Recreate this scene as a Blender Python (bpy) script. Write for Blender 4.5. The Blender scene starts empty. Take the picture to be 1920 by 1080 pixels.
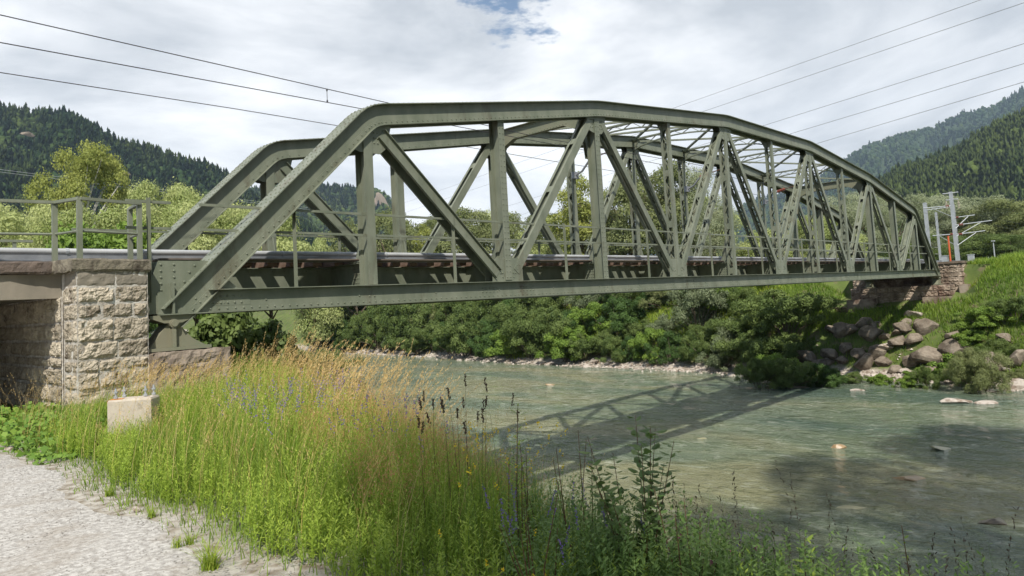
import bpy, math, random
import numpy as np
from mathutils import Vector, Matrix
C = bpy.data.scenes[0] if bpy.context.scene is None else bpy.context.scene
COL = C.collection
R_ = math.radians

# ------------------------------------------------------------------ camera
CR = np.array([0.68705361, -0.72454961, -0.05463695])
CU = np.array([-0.01724867, -0.09143704, 0.99566146])
CF = np.array([0.72640197, 0.68313039, 0.07531966])
CC = np.array([-5.52743984, -13.90331989, -0.07483636])
FPX, CYP = 1361.16, 459.98
cam = bpy.data.cameras.new('camera'); cam.sensor_width = 36; cam.lens = FPX / 1920 * 36
cam.shift_y = -(540 - CYP) / 1920
cam.clip_start = .05; cam.clip_end = 9000
co = bpy.data.objects.new('camera', cam); COL.objects.link(co)
co.matrix_world = Matrix(((CR[0], CU[0], -CF[0], CC[0]), (CR[1], CU[1], -CF[1], CC[1]), (CR[2], CU[2], -CF[2], CC[2]), (0, 0, 0, 1)))
C.camera = co

def at(px, D, z):
    """ground position seen in column px at distance D and height z"""
    a = (px - 960) / FPX
    b = (z - CC[2] - D * (CF[2] + CR[2] * a)) / (D * CU[2])
    return CC + D * (CF + CR * a + CU * b)

# ------------------------------------------------------------------ sky, sun, exposure
SUN = Vector((-.60, -.62, 1.0)).normalized()
w = bpy.data.worlds.new('World'); C.world = w; w.use_nodes = True
nt = w.node_tree; N = nt.nodes; L = nt.links; N.clear()
def nd(t, **k):
    n = N.new(t)
    for a, b in k.items(): setattr(n, a, b)
    return n
out = nd('ShaderNodeOutputWorld'); bg = nd('ShaderNodeBackground'); L.new(bg.outputs[0], out.inputs[0])
sky = nd('ShaderNodeTexSky', sky_type='NISHITA', sun_disc=False)
sky.sun_elevation = math.asin(SUN.z); sky.sun_rotation = math.atan2(SUN.x, SUN.y); sky.air_density = 1.0
sky.dust_density = .6
bg.inputs[1].default_value = .10
tc = nd('ShaderNodeTexCoord')
mp = nd('ShaderNodeMapping'); mp.inputs['Scale'].default_value = (1, 1, 2.6); mp.inputs['Rotation'].default_value = (0.25, -.2, .3)
L.new(tc.outputs['Generated'], mp.inputs[0])
n1 = nd('ShaderNodeTexNoise'); n1.inputs['Scale'].default_value = 2.1; n1.inputs['Detail'].default_value = 7; n1.inputs['Roughness'].default_value = .56
n1.inputs['Distortion'].default_value = .35
L.new(mp.outputs[0], n1.inputs[0])
cr = nd('ShaderNodeValToRGB'); L.new(n1.outputs[0], cr.inputs[0])
e = cr.color_ramp.elements; e[0].position = .36; e[0].color = (5.3, 5.6, 6.0, 1); e[1].position = .60; e[1].color = (11.4, 11.4, 11.3, 1)
m_ = e.new(.48); m_.color = (8.3, 8.45, 8.7, 1)
def m(op, a, b=None, c=None):
    n = nd('ShaderNodeMath', operation=op)
    for i, v in enumerate((a, b, c)):
        if v is None: continue
        if isinstance(v, (int, float)): n.inputs[i].default_value = v
        else: L.new(v, n.inputs[i])
    return n.outputs[0]
# a gap in the cloud deck, high over the river
gd = CF + CR * ((968 - 960) / FPX) - CU * ((12 - CYP) / FPX); gd = gd / np.linalg.norm(gd)
dn = nd('ShaderNodeVectorMath', operation='DISTANCE'); L.new(tc.outputs['Generated'], dn.inputs[0]); dn.inputs[1].default_value = tuple(gd)
n2 = nd('ShaderNodeTexNoise'); n2.inputs['Scale'].default_value = 22; n2.inputs['Detail'].default_value = 9; n2.inputs['Roughness'].default_value = .62; L.new(mp.outputs[0], n2.inputs[0])
g1 = m('MULTIPLY', n2.outputs[0], .22); g2 = m('SUBTRACT', dn.outputs['Value'], g1)
mr = nd('ShaderNodeMapRange', interpolation_type='SMOOTHSTEP'); L.new(g2, mr.inputs[0])
mr.inputs[1].default_value = -.105; mr.inputs[2].default_value = -.055; mr.inputs[3].default_value = .0; mr.inputs[4].default_value = 1
mx = nd('ShaderNodeMix', data_type='RGBA'); L.new(mr.outputs[0], mx.inputs[0])
L.new(sky.outputs[0], mx.inputs[6]); L.new(cr.outputs[0], mx.inputs[7])
# the cloud deck covers the valley ahead; it breaks up towards the sun, where the sky is clear
dp = nd('ShaderNodeVectorMath', operation='DOT_PRODUCT'); L.new(tc.outputs['Generated'], dp.inputs[0]); dp.inputs[1].default_value = (.70, .66, -.27)
nb_ = m('MULTIPLY_ADD', n1.outputs[0], .9, -.45); cs = m('ADD', dp.outputs['Value'], nb_)
mc = nd('ShaderNodeMapRange', interpolation_type='SMOOTHSTEP'); L.new(cs, mc.inputs[0]); mc.inputs[1].default_value = -.22; mc.inputs[2].default_value = .22
mx2 = nd('ShaderNodeMix', data_type='RGBA'); L.new(mc.outputs[0], mx2.inputs[0]); L.new(sky.outputs[0], mx2.inputs[6]); L.new(mx.outputs[2], mx2.inputs[7]); L.new(mx2.outputs[2], bg.inputs[0])

sd = bpy.data.lights.new('sun', 'SUN'); sd.energy = 5.0; sd.angle = R_(.9); sd.color = (1, .95, .86)
so = bpy.data.objects.new('sun', sd); COL.objects.link(so); so.rotation_euler = SUN.to_track_quat('Z', 'Y').to_euler()
so.location = (0, 0, 60)
C.view_settings.view_transform = 'Standard'; C.view_settings.look = 'None'
C.view_settings.exposure = 0.28; C.view_settings.gamma = 1
C.render.engine = 'CYCLES'
C.cycles.max_bounces = 6; C.cycles.transparent_max_bounces = 6; C.cycles.volume_bounces = 0
C.cycles.diffuse_bounces = 3; C.cycles.glossy_bounces = 3

# ------------------------------------------------------------------ materials
def mat(name, col, rough=.8, spec=.3, var=None, vscale=1.0, bump=0, bscale=10, tint=None, detail=6, metal=0, var2=None, v2scale=.3, v2lo=.45, v2hi=.6, transl=0, stretch=None, lo=.35, hi=.65):
    M = bpy.data.materials.new(name); M.use_nodes = True
    t = M.node_tree; n = t.nodes; l = t.links
    b = n['Principled BSDF']; b.inputs['Roughness'].default_value = rough; b.inputs['Specular IOR Level'].default_value = spec; b.inputs['Metallic'].default_value = metal
    tcn = n.new('ShaderNodeTexCoord'); vec = tcn.outputs['Object']
    if stretch:
        mpn = n.new('ShaderNodeMapping'); mpn.inputs['Scale'].default_value = stretch; l.new(vec, mpn.inputs[0]); vec = mpn.outputs[0]
    b.inputs['Base Color'].default_value = (*col, 1); cur = None
    if var:
        no = n.new('ShaderNodeTexNoise'); no.inputs['Scale'].default_value = vscale; no.inputs['Detail'].default_value = detail; no.inputs['Roughness'].default_value = .6; l.new(vec, no.inputs[0])
        mr = n.new('ShaderNodeMapRange'); mr.inputs[1].default_value = lo; mr.inputs[2].default_value = hi; l.new(no.outputs[0], mr.inputs[0])
        x = n.new('ShaderNodeMix'); x.data_type = 'RGBA'; x.inputs[6].default_value = (*col, 1); x.inputs[7].default_value = (*var, 1); l.new(mr.outputs[0], x.inputs[0]); cur = x.outputs[2]
    if var2:
        no = n.new('ShaderNodeTexNoise'); no.inputs['Scale'].default_value = v2scale; no.inputs['Detail'].default_value = 8; no.inputs['Roughness'].default_value = .65; l.new(vec, no.inputs[0])
        mr = n.new('ShaderNodeMapRange'); mr.inputs[1].default_value = v2lo; mr.inputs[2].default_value = v2hi; l.new(no.outputs[0], mr.inputs[0])
        x = n.new('ShaderNodeMix'); x.data_type = 'RGBA'; x.inputs[7].default_value = (*var2, 1); l.new(mr.outputs[0], x.inputs[0])
        if cur: l.new(cur, x.inputs[6])
        else: x.inputs[6].default_value = (*col, 1)
        cur = x.outputs[2]
    if tint:   # per-leaf colour stored on the faces
        at_ = n.new('ShaderNodeAttribute'); at_.attribute_name = 'tint'
        x = n.new('ShaderNodeMix'); x.data_type = 'RGBA'; l.new(at_.outputs['Fac'], x.inputs[0]); x.inputs[7].default_value = (*tint, 1)
        if cur: l.new(cur, x.inputs[6])
        else: x.inputs[6].default_value = (*col, 1)
        cur = x.outputs[2]
    if cur: l.new(cur, b.inputs['Base Color'])
    if bump:
        no = n.new('ShaderNodeTexNoise'); no.inputs['Scale'].default_value = bscale; no.inputs['Detail'].default_value = 8; l.new(vec, no.inputs[0])
        bu = n.new('ShaderNodeBump'); bu.inputs['Strength'].default_value = min(1, bump); bu.inputs['Distance'].default_value = bump * .1; l.new(no.outputs[0], bu.inputs['Height']); l.new(bu.outputs[0], b.inputs['Normal'])
    if transl:
        tr = n.new('ShaderNodeBsdfTranslucent'); ms = n.new('ShaderNodeMixShader'); ms.inputs[0].default_value = transl
        if cur: l.new(cur, tr.inputs[0])
        else: tr.inputs[0].default_value = (*col, 1)
        o = n['Material Output']; l.new(b.outputs[0], ms.inputs[1]); l.new(tr.outputs[0], ms.inputs[2]); l.new(ms.outputs[0], o.inputs[0])
    return M
M = {}
M['steel'] = mat('green_paint', (.140, .158, .112), .5, .4, var=(.200, .214, .160), vscale=2.6, var2=(.095, .080, .050), v2scale=1.9, v2lo=.56, v2hi=.76, bump=.05, bscale=40, stretch=(1, 1, .4))
M['steelpale'] = mat('weathered_green_paint', (.17, .185, .125), .6, .3, var=(.21, .2, .14), vscale=2, bump=.05, bscale=40)
M['rusty'] = mat('rust', (.16, .075, .045), .9, .1, var=(.09, .05, .035), vscale=6)
M['red'] = mat('brown_insulator', (.22, .06, .04), .4, .5)
M['rail'] = mat('rail_steel', (.2, .21, .23), .45, .5, metal=.3, var=(.3, .31, .33), vscale=2)
M['galv'] = mat('galvanised_steel', (.42, .44, .46), .5, .4, metal=.2, var=(.34, .36, .38), vscale=3)
M['duct'] = mat('grey_duct', (.42, .43, .44), .5, .4, var=(.3, .31, .32), vscale=1.2)
M['wood'] = mat('sleeper_wood', (.13, .085, .06), .9, .1, var=(.2, .14, .11), vscale=5, stretch=(3, 1, 3))
M['plank'] = mat('deck_plank', (.12, .1, .08), .9, .1, var=(.17, .14, .12), vscale=4)
M['stone'] = mat('granite_block', (.33, .295, .235), .9, .15, var=(.50, .455, .375), vscale=5, var2=(.13, .105, .08), v2scale=3.2, v2lo=.54, v2hi=.68, bump=.8, bscale=22)
def block_tint(Mt, lo, hi):
    t = Mt.node_tree; n = t.nodes; b = n['Principled BSDF']; src = b.inputs['Base Color'].links[0].from_socket
    a = n.new('ShaderNodeAttribute'); a.attribute_name = 'tint'; r = n.new('ShaderNodeValToRGB'); r.color_ramp.elements[0].color = (*lo, 1); r.color_ramp.elements[1].color = (*hi, 1); t.links.new(a.outputs['Fac'], r.inputs[0])
    x = n.new('ShaderNodeMix'); x.data_type = 'RGBA'; x.blend_type = 'MULTIPLY'; x.inputs[0].default_value = 1; t.links.new(src, x.inputs[6]); t.links.new(r.outputs[0], x.inputs[7]); t.links.new(x.outputs[2], b.inputs['Base Color'])
block_tint(M['stone'], (.72, .69, .65), (1.35, 1.31, 1.25))
M['mortar'] = mat('pale_mortar', (.66, .63, .57), .95, .1, var=(.34, .3, .25), vscale=5, bump=.4, bscale=20)
M['coping'] = mat('coping_stone', (.165, .145, .11), .9, .15, var=(.27, .24, .18), vscale=5, var2=(.085, .07, .055), v2scale=3, v2lo=.5, v2hi=.66, bump=.5, bscale=18)
M['lintel'] = mat('stained_concrete', (.20, .18, .145), .9, .15, var=(.30, .265, .21), vscale=1.5, bump=.2, bscale=18, stretch=(1, 1, .6))
M['concrete'] = mat('pale_concrete', (.44, .38, .31), .9, .15, var=(.52, .46, .38), vscale=5, var2=(.22, .18, .13), v2scale=4, v2lo=.55, v2hi=.7, bump=.2, bscale=30)
M['lichen'] = mat('orange_lichen', (.5, .2, .05), .9, .1)
M['boulder'] = mat('boulder', (.17, .135, .10), .9, .15, var=(.30, .255, .20), vscale=2.6, var2=(.10, .08, .06), v2scale=1.1, bump=.5, bscale=6)
M['palerock'] = mat('pale_rock', (.42, .37, .32), .9, .15, var=(.56, .50, .43), vscale=2.5, var2=(.22, .17, .13), v2scale=2, bump=.4, bscale=9)
M['wetrock'] = mat('wet_orange_rock', (.26, .17, .09), .35, .5, var=(.38, .26, .13), vscale=3, bump=.3, bscale=8)
M['greenrock'] = mat('submerged_rock', (.25, .24, .13), .3, .5, var=(.33, .30, .17), vscale=3)
M['pebble'] = mat('pebble', (.20, .185, .165), .95, .1, var=(.36, .34, .31), vscale=30)
M['darkrock'] = mat('dark_wet_rock', (.09, .075, .05), .3, .5, var=(.15, .12, .08), vscale=4, bump=.3, bscale=8)
M['cliff'] = mat('cliff', (.34, .27, .21), .95, .1, var=(.16, .13, .10), vscale=.03, bump=1, bscale=.05)
M['bark'] = mat('bark', (.11, .085, .06), .95, .1, var=(.17, .14, .1), vscale=8)
M['birchbark'] = mat('birch_bark', (.55, .52, .46), .8, .2, var=(.2, .18, .15), vscale=6, lo=.55, hi=.7)
M['stemw'] = mat('green_stem', (.10, .13, .04), .8, .2)
M['brownstem'] = mat('brown_stem', (.13, .075, .04), .8, .2)
def leaf(name, a, b, tr=.35, rough=.55): M[name] = mat(name, a, rough, .25, tint=b, transl=tr)
leaf('leaf_mid', (.085, .135, .035), (.20, .26, .075))
leaf('leaf_dark', (.05, .10, .028), (.12, .20, .05))
leaf('leaf_bright', (.13, .22, .035), (.27, .38, .07))
leaf('leaf_olive', (.15, .18, .06), (.30, .33, .14))
leaf('leaf_birch', (.22, .26, .055), (.42, .44, .12))
leaf('leaf_silver', (.20, .24, .12), (.44, .47, .30))
leaf('leaf_greysilver', (.13, .17, .08), (.28, .32, .18))
leaf('leaf_lime', (.24, .31, .08), (.52, .55, .24))
leaf('grass_blade', (.10, .20, .022), (.30, .40, .06), .45)
leaf('grass_tall', (.20, .32, .03), (.42, .50, .08), .45)
leaf('weed_leaf', (.22, .34, .04), (.46, .56, .09), .4)
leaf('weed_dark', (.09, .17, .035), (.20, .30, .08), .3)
leaf('golden', (.58, .38, .13), (.72, .55, .28), .3)
leaf('reddish', (.50, .22, .11), (.60, .38, .18), .3)
leaf('sapling_leaf', (.10, .17, .045), (.22, .30, .09), .3)
leaf('dark_seed', (.05, .03, .02), (.10, .065, .04), .1)
leaf('yellow_flower', (.75, .52, .02), (.85, .66, .05), .2)
leaf('purple_flower', (.14, .10, .32), (.26, .17, .42), .2)
leaf('pink_flower', (.32, .08, .17), (.42, .14, .24), .2)
leaf('clover_leaf', (.10, .20, .03), (.24, .36, .06), .3)
M['conifer'] = mat('conifer_needles', (.014, .030, .014), .9, .1, tint=(.080, .105, .030))
M['beech'] = mat('far_broadleaf', (.026, .050, .016), .9, .1, tint=(.085, .115, .028))

# ------------------------------------------------------------------ mesh helpers
class MB:
    def __init__(s): s.v = []; s.f = []; s.t = []
    def prism(s, poly, y0, y1, axis=1):
        """polygon in the plane perpendicular to axis, extruded along it"""
        n = len(poly); b = len(s.v)
        for y in (y0, y1):
            for p in poly:
                q = list(p); q.insert(axis, y); s.v.append(tuple(q))
        s.f.append(tuple(range(b, b + n))); s.f.append(tuple(range(b + 2 * n - 1, b + n - 1, -1)))
        for i in range(n):
            j = (i + 1) % n; s.f.append((b + i, b + n + i, b + n + j, b + j))
    def box(s, x0, x1, y0, y1, z0, z1): s.prism([(x0, z0), (x1, z0), (x1, z1), (x0, z1)], y0, y1)
    def plate(s, p0, p1, o0, o1, y0, y1):
        """member in an XZ plane between p0 and p1, offsets perpendicular to its axis"""
        d = np.array(p1, float) - p0; d /= np.linalg.norm(d); n = np.array([-d[1], d[0]])
        p0 = np.array(p0, float); p1 = np.array(p1, float)
        s.prism([tuple(p0 + n * o0), tuple(p1 + n * o0), tuple(p1 + n * o1), tuple(p0 + n * o1)], y0, y1)
    def bar(s, a, b, w=.04, t=None, up=(0, 0, 1)):
        a = np.array(a, float); b = np.array(b, float); d = b - a; d /= np.linalg.norm(d); t = t or w
        u = np.array(up, float)
        if abs(d @ u) > .95: u = np.array([1., 0, 0])
        r = np.cross(d, u); r /= np.linalg.norm(r); u = np.cross(r, d); k = len(s.v)
        for p in (a, b):
            for x, y in ((-1, -1), (1, -1), (1, 1), (-1, 1)): s.v.append(tuple(p + r * x * w / 2 + u * y * t / 2))
        s.f += [(k, k + 1, k + 2, k + 3), (k + 7, k + 6, k + 5, k + 4)] + [(k + i, k + 4 + i, k + 4 + (i + 1) % 4, k + (i + 1) % 4) for i in range(4)]
    def tube(s, pts, r, n=6):
        pts = [np.array(p, float) for p in pts]; rs = r if hasattr(r, '__len__') else [r] * len(pts); k = len(s.v)
        for i, p in enumerate(pts):
            d = pts[min(i + 1, len(pts) - 1)] - pts[max(i - 1, 0)]; d /= np.linalg.norm(d) + 1e-9
            u = np.array([0, 0, 1.]) if abs(d[2]) < .9 else np.array([1., 0, 0])
            a = np.cross(d, u); a /= np.linalg.norm(a); b = np.cross(a, d)
            for j in range(n):
                t = 2 * math.pi * j / n; s.v.append(tuple(p + rs[i] * (a * math.cos(t) + b * math.sin(t))))
        for i in range(len(pts) - 1):
            for j in range(n): s.f.append((k + i * n + j, k + i * n + (j + 1) % n, k + (i + 1) * n + (j + 1) % n, k + (i + 1) * n + j))
        s.f.append(tuple(k + j for j in range(n - 1, -1, -1))); s.f.append(tuple(k + (len(pts) - 1) * n + j for j in range(n)))
    def rivet(s, x, y, z, d=(0, -1, 0), r=.019):
        """low dome on a surface with outward normal d"""
        d = np.array(d, float); d /= np.linalg.norm(d); u = np.array([0, 0, 1.]) if abs(d[2]) < .9 else np.array([1., 0, 0])
        a = np.cross(d, u); a /= np.linalg.norm(a); b = np.cross(a, d); c = np.array([x, y, z]); k = len(s.v)
        for h, q in ((-.004, 1.25), (.014, .95)):
            for j in range(6): t = j * math.pi / 3; s.v.append(tuple(c + d * h + r * q * (a * math.cos(t) + b * math.sin(t))))
        s.v.append(tuple(c + d * .021))
        for j in range(6):
            i = (j + 1) % 6; s.f.append((k + j, k + i, k + 6 + i, k + 6 + j)); s.f.append((k + 6 + j, k + 6 + i, k + 12))
    def build(s, name, m, parent=None, smooth=False):
        me = bpy.data.meshes.new(name); me.from_pydata(s.v, [], s.f); me.update()
        me.materials.append(m)
        if s.t:
            a = me.attributes.new('tint', 'FLOAT', 'FACE'); a.data.foreach_set('value', s.t + [.5] * (len(s.f) - len(s.t)))
        if smooth: me.polygons.foreach_set('use_smooth', [True] * len(me.polygons))
        o = bpy.data.objects.new(name, me); COL.objects.link(o)
        if parent: o.parent = parent
        return o
def fast_mesh(name, V, F, m, tint=None, parent=None, smooth=False):
    """V (n,3), F (k,4) or (k,3) int arrays, tint per face"""
    me = bpy.data.meshes.new(name); nF, k = F.shape
    me.vertices.add(len(V)); me.vertices.foreach_set('co', V.astype(np.float32).ravel())
    me.loops.add(nF * k); me.loops.foreach_set('vertex_index', F.astype(np.int32).ravel())
    me.polygons.add(nF); me.polygons.foreach_set('loop_start', np.arange(0, nF * k, k, dtype=np.int32))
    if smooth: me.polygons.foreach_set('use_smooth', np.ones(nF, bool))
    if tint is not None:
        a = me.attributes.new('tint', 'FLOAT', 'FACE'); a.data.foreach_set('value', np.clip(tint, 0, 1).astype(np.float32))
    me.update(calc_edges=True); me.materials.append(m)
    o = bpy.data.objects.new(name, me); COL.objects.link(o)
    if parent: o.parent = parent
    return o
def tag(o, label=None, cat=None, group=None, kind=None):
    if label: o['label'] = label
    if cat: o['category'] = cat
    if group: o['group'] = group
    if kind: o['kind'] = kind
    return o
def empty(name, loc=(0, 0, 0), rz=0):
    o = bpy.data.objects.new(name, None); COL.objects.link(o); o.location = loc; o.rotation_euler = (0, 0, rz); o.empty_display_size = .3
    return o
def copy_tree(o, parent=None):
    c = o.copy(); COL.objects.link(c)
    if parent: c.parent = parent
    for ch in list(o.children): copy_tree(ch, c)
    return c
def vnoise(x, y, seed=0):
    """smooth value noise, vectorised"""
    x = np.asarray(x, float); y = np.asarray(y, float)
    xi = np.floor(x).astype(np.int64); yi = np.floor(y).astype(np.int64); fx = x - xi; fy = y - yi
    fx = fx * fx * (3 - 2 * fx); fy = fy * fy * (3 - 2 * fy)
    def h(a, b):
        q = (a * 374761393 + b * 668265263 + seed * 1442695041) & 0x7fffffff
        q = ((q ^ (q >> 13)) * 1274126177) & 0x7fffffff
        return ((q ^ (q >> 16)) & 0xffff) / 65535.
    return (h(xi, yi) * (1 - fx) + h(xi + 1, yi) * fx) * (1 - fy) + (h(xi, yi + 1) * (1 - fx) + h(xi + 1, yi + 1) * fx) * fy
def fbm(x, y, seed=0, o=4):
    s = 0; a = .5
    for i in range(o): s = s + a * vnoise(x * 2 ** i, y * 2 ** i, seed + i); a *= .5
    return s / (1 - .5 ** o)
def sstep(a, b, x): t = np.clip((np.asarray(x, float) - a) / (b - a), 0, 1); return t * t * (3 - 2 * t)

# ------------------------------------------------------------------ ground
WZ = -6.7
YC = [-60, -26, -19, -15.5, -12.5, -10.6, -7.7, -3, 0, 4, 8, 14, 25, 60, 120, 400]
XC = [26, 21, 10, -2.8, -2.6, -2.2, -1.0, .7, 1.8, 3.0, 3.4, 4.5, 7, 15, 26, 80]
YS = [-200, -40, -14, -6, 0, 6, 12, 23, 37, 60, 90, 200, 500]
XS = [10, 36, 42.5, 44.8, 47.2, 48.0, 47.4, 49.6, 50.5, 55.5, 59, 90, 200]
def H(x, y):
    x = np.asarray(x, float); y = np.asarray(y, float)
    xc = np.interp(y, YC, XC); xs = np.interp(y, YS, XS) + (fbm(y * .3, y * 0 + 3, 5) - .5) * 1.6
    n = fbm(x * .7, y * .7, 1) - .5; n2 = fbm(x * .12, y * .12, 9) - .5
    near = -1.65 + sstep(-3.2, -1.2, x) * (n * .22) + sstep(-6, -1, y) * sstep(-.6, 1.2, x) * .25
    drop = np.clip(x - xc, 0, None)
    near = near - drop * .72 + np.where(drop > 0, n * .3, 0)
    # railway bank left of the abutment and land behind it
    emb = sstep(-11, -14, x) * sstep(-3, -.4, y) * sstep(9, 6, y) * 2.55
    near = near + emb + sstep(9, 16, y) * sstep(0, -3, x - xc) * .5
    near = np.maximum(near, -8.6)
    t = x - xs
    rip = sstep(-3.2, -1.2, y) * sstep(10, 7, y)
    bank = -8.6 + np.interp(t, [-6, -1.2, 0, 1.3], [0, 1.3, 1.9, 2.35])
    g = np.interp(t, [1.3, 3, 5, 8, 12], [0, 1.4, 3.2, 5.6, 7.0])
    r_ = np.interp(t, [1.3, 2.8, 4.2, 6.2, 7.1, 9], [0, 2.6, 3.1, 4.3, 4.6, 5.0])
    lip = sstep(-2.2, -5, y)      # grass hill right of the abutment
    far = bank + g * (1 - rip) + r_ * rip + np.where(t > 1.3, n * .5, n * .12)
    far = far + sstep(11, 30, t) * 2 * (1 - rip)
    top = .85 + n2 * .5
    far = np.minimum(far, top + .3 * lip)
    far = np.where((x > 57.2) & (rip > .02), top - .15, far)
    z = np.where(x > (xc + xs) / 2, far, near)
    return z
gx = np.unique(np.concatenate([np.linspace(-3000, -60, 14), np.linspace(-60, -9, 22), np.arange(-9, 9, .25), np.arange(9, 42, 1.5), np.arange(42, 66, .5), np.linspace(66, 300, 40), np.linspace(300, 3500, 16)]))
gy = np.unique(np.concatenate([np.linspace(-3000, -80, 14), np.linspace(-80, -18, 26), np.arange(-18, 12, .3), np.arange(12, 70, 1.5), np.linspace(70, 400, 50), np.linspace(400, 3500, 16)]))
X, Y = np.meshgrid(gx, gy, indexing='ij'); Z = H(X, Y)
V = np.stack([X, Y, Z], -1).reshape(-1, 3); nx_, ny_ = len(gx), len(gy)
I = np.arange(nx_ * ny_).reshape(nx_, ny_)
F = np.stack([I[:-1, :-1], I[1:, :-1], I[1:, 1:], I[:-1, 1:]], -1).reshape(-1, 4)
M['ground'] = mat('meadow_soil', (.07, .10, .03), .95, .1, var=(.13, .17, .045), vscale=.6, var2=(.16, .13, .08), v2scale=1.5, v2lo=.5, v2hi=.66, bump=.4, bscale=6)
# gravel near the water line and on the river bed: mixed by height
t_ = M['ground'].node_tree; n_ = t_.nodes; l_ = t_.links
ge = n_.new('ShaderNodeNewGeometry'); sx = n_.new('ShaderNodeSeparateXYZ'); l_.new(ge.outputs['Position'], sx.inputs[0])
nz = n_.new('ShaderNodeTexNoise'); nz.inputs['Scale'].default_value = .8; nz.inputs['Detail'].default_value = 5; l_.new(ge.outputs['Position'], nz.inputs[0])
mm = n_.new('ShaderNodeMath'); mm.operation = 'MULTIPLY_ADD'; mm.inputs[1].default_value = -1.2; l_.new(nz.outputs[0], mm.inputs[0]); l_.new(sx.outputs[2], mm.inputs[2])
mr = n_.new('ShaderNodeMapRange'); mr.inputs[1].default_value = -6.95; mr.inputs[2].default_value = -6.6; l_.new(mm.outputs[0], mr.inputs[0])
vo = n_.new('ShaderNodeTexVoronoi'); vo.inputs['Scale'].default_value = 4; l_.new(ge.outputs['Position'], vo.inputs[0])
rp = n_.new('ShaderNodeValToRGB'); l_.new(vo.outputs['Color'], rp.inputs[0]); rp.color_ramp.elements[0].color = (.2, .17, .13, 1); rp.color_ramp.elements[1].color = (.5, .45, .38, 1)
mxn = n_.new('ShaderNodeMix'); mxn.data_type = 'RGBA'; l_.new(mr.outputs[0], mxn.inputs[0]); l_.new(rp.outputs[0], mxn.inputs[6])
# trodden gravelly earth along the path
m2 = n_.new('ShaderNodeMath'); m2.operation = 'MULTIPLY_ADD'; m2.inputs[1].default_value = 1.6; l_.new(nz.outputs[0], m2.inputs[0]); l_.new(sx.outputs[0], m2.inputs[2])
n3 = n_.new('ShaderNodeTexNoise'); n3.inputs['Scale'].default_value = 9; n3.inputs['Detail'].default_value = 8; l_.new(ge.outputs['Position'], n3.inputs[0])
m3 = n_.new('ShaderNodeMath'); m3.operation = 'MULTIPLY_ADD'; m3.inputs[1].default_value = 1.4; l_.new(n3.outputs[0], m3.inputs[0]); l_.new(m2.outputs[0], m3.inputs[2])
mr2 = n_.new('ShaderNodeMapRange'); mr2.inputs[1].default_value = -1.6; mr2.inputs[2].default_value = -.9; l_.new(m3.outputs[0], mr2.inputs[0])
rp2 = n_.new('ShaderNodeValToRGB'); l_.new(n3.outputs[0], rp2.inputs[0]); rp2.color_ramp.elements[0].position = .35; rp2.color_ramp.elements[0].color = (.20, .165, .12, 1); rp2.color_ramp.elements[1].position = .62; rp2.color_ramp.elements[1].color = (.44, .41, .36, 1)
mx3 = n_.new('ShaderNodeMix'); mx3.data_type = 'RGBA'; l_.new(mr2.outputs[0], mx3.inputs[0]); l_.new(rp2.outputs[0], mx3.inputs[6])
b_ = n_['Principled BSDF']; src = b_.inputs['Base Color'].links[0].from_socket; l_.new(src, mx3.inputs[7]); l_.new(mx3.outputs[2], mxn.inputs[7]); l_.new(mxn.outputs[2], b_.inputs['Base Color'])
tag(fast_mesh('ground', V, F, M['ground'], smooth=True), kind='structure')

# gravel path towards the underpass
M['gravel'] = mat('gravel', (.33, .31, .285), .95, .1, var=(.52, .50, .465), vscale=22, lo=.42, hi=.6, var2=(.30, .26, .215), v2scale=1.6, v2lo=.5, v2hi=.72, bump=.4, bscale=45, detail=10)
px = np.linspace(0, 1, 26); py = np.arange(-34, 7.5, .25)
PX, PY = np.meshgrid(px, py, indexing='ij')
edge = -3.02 + (fbm(PY * 1.3, PY * 0, 4) - .5) * .3 - sstep(-4, -7, PY) * .18 + .12 * (fbm(PY * 6, PY * 0, 14) - .5)
XX = -8.6 + (edge + 8.6) * PX
ZZ = H(XX, PY) + .012 + .02 * (1 - PX) * 0 - sstep(.94, 1, PX) * .03 + (fbm(XX * 2, PY * 2, 8) - .5) * .02
V = np.stack([XX, PY, ZZ], -1).reshape(-1, 3); I = np.arange(V.shape[0]).reshape(PX.shape)
F = np.stack([I[:-1, :-1], I[1:, :-1], I[1:, 1:], I[:-1, 1:]], -1).reshape(-1, 4)
tag(fast_mesh('gravel_path', V, F, M['gravel'], smooth=True), kind='structure')

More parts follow.
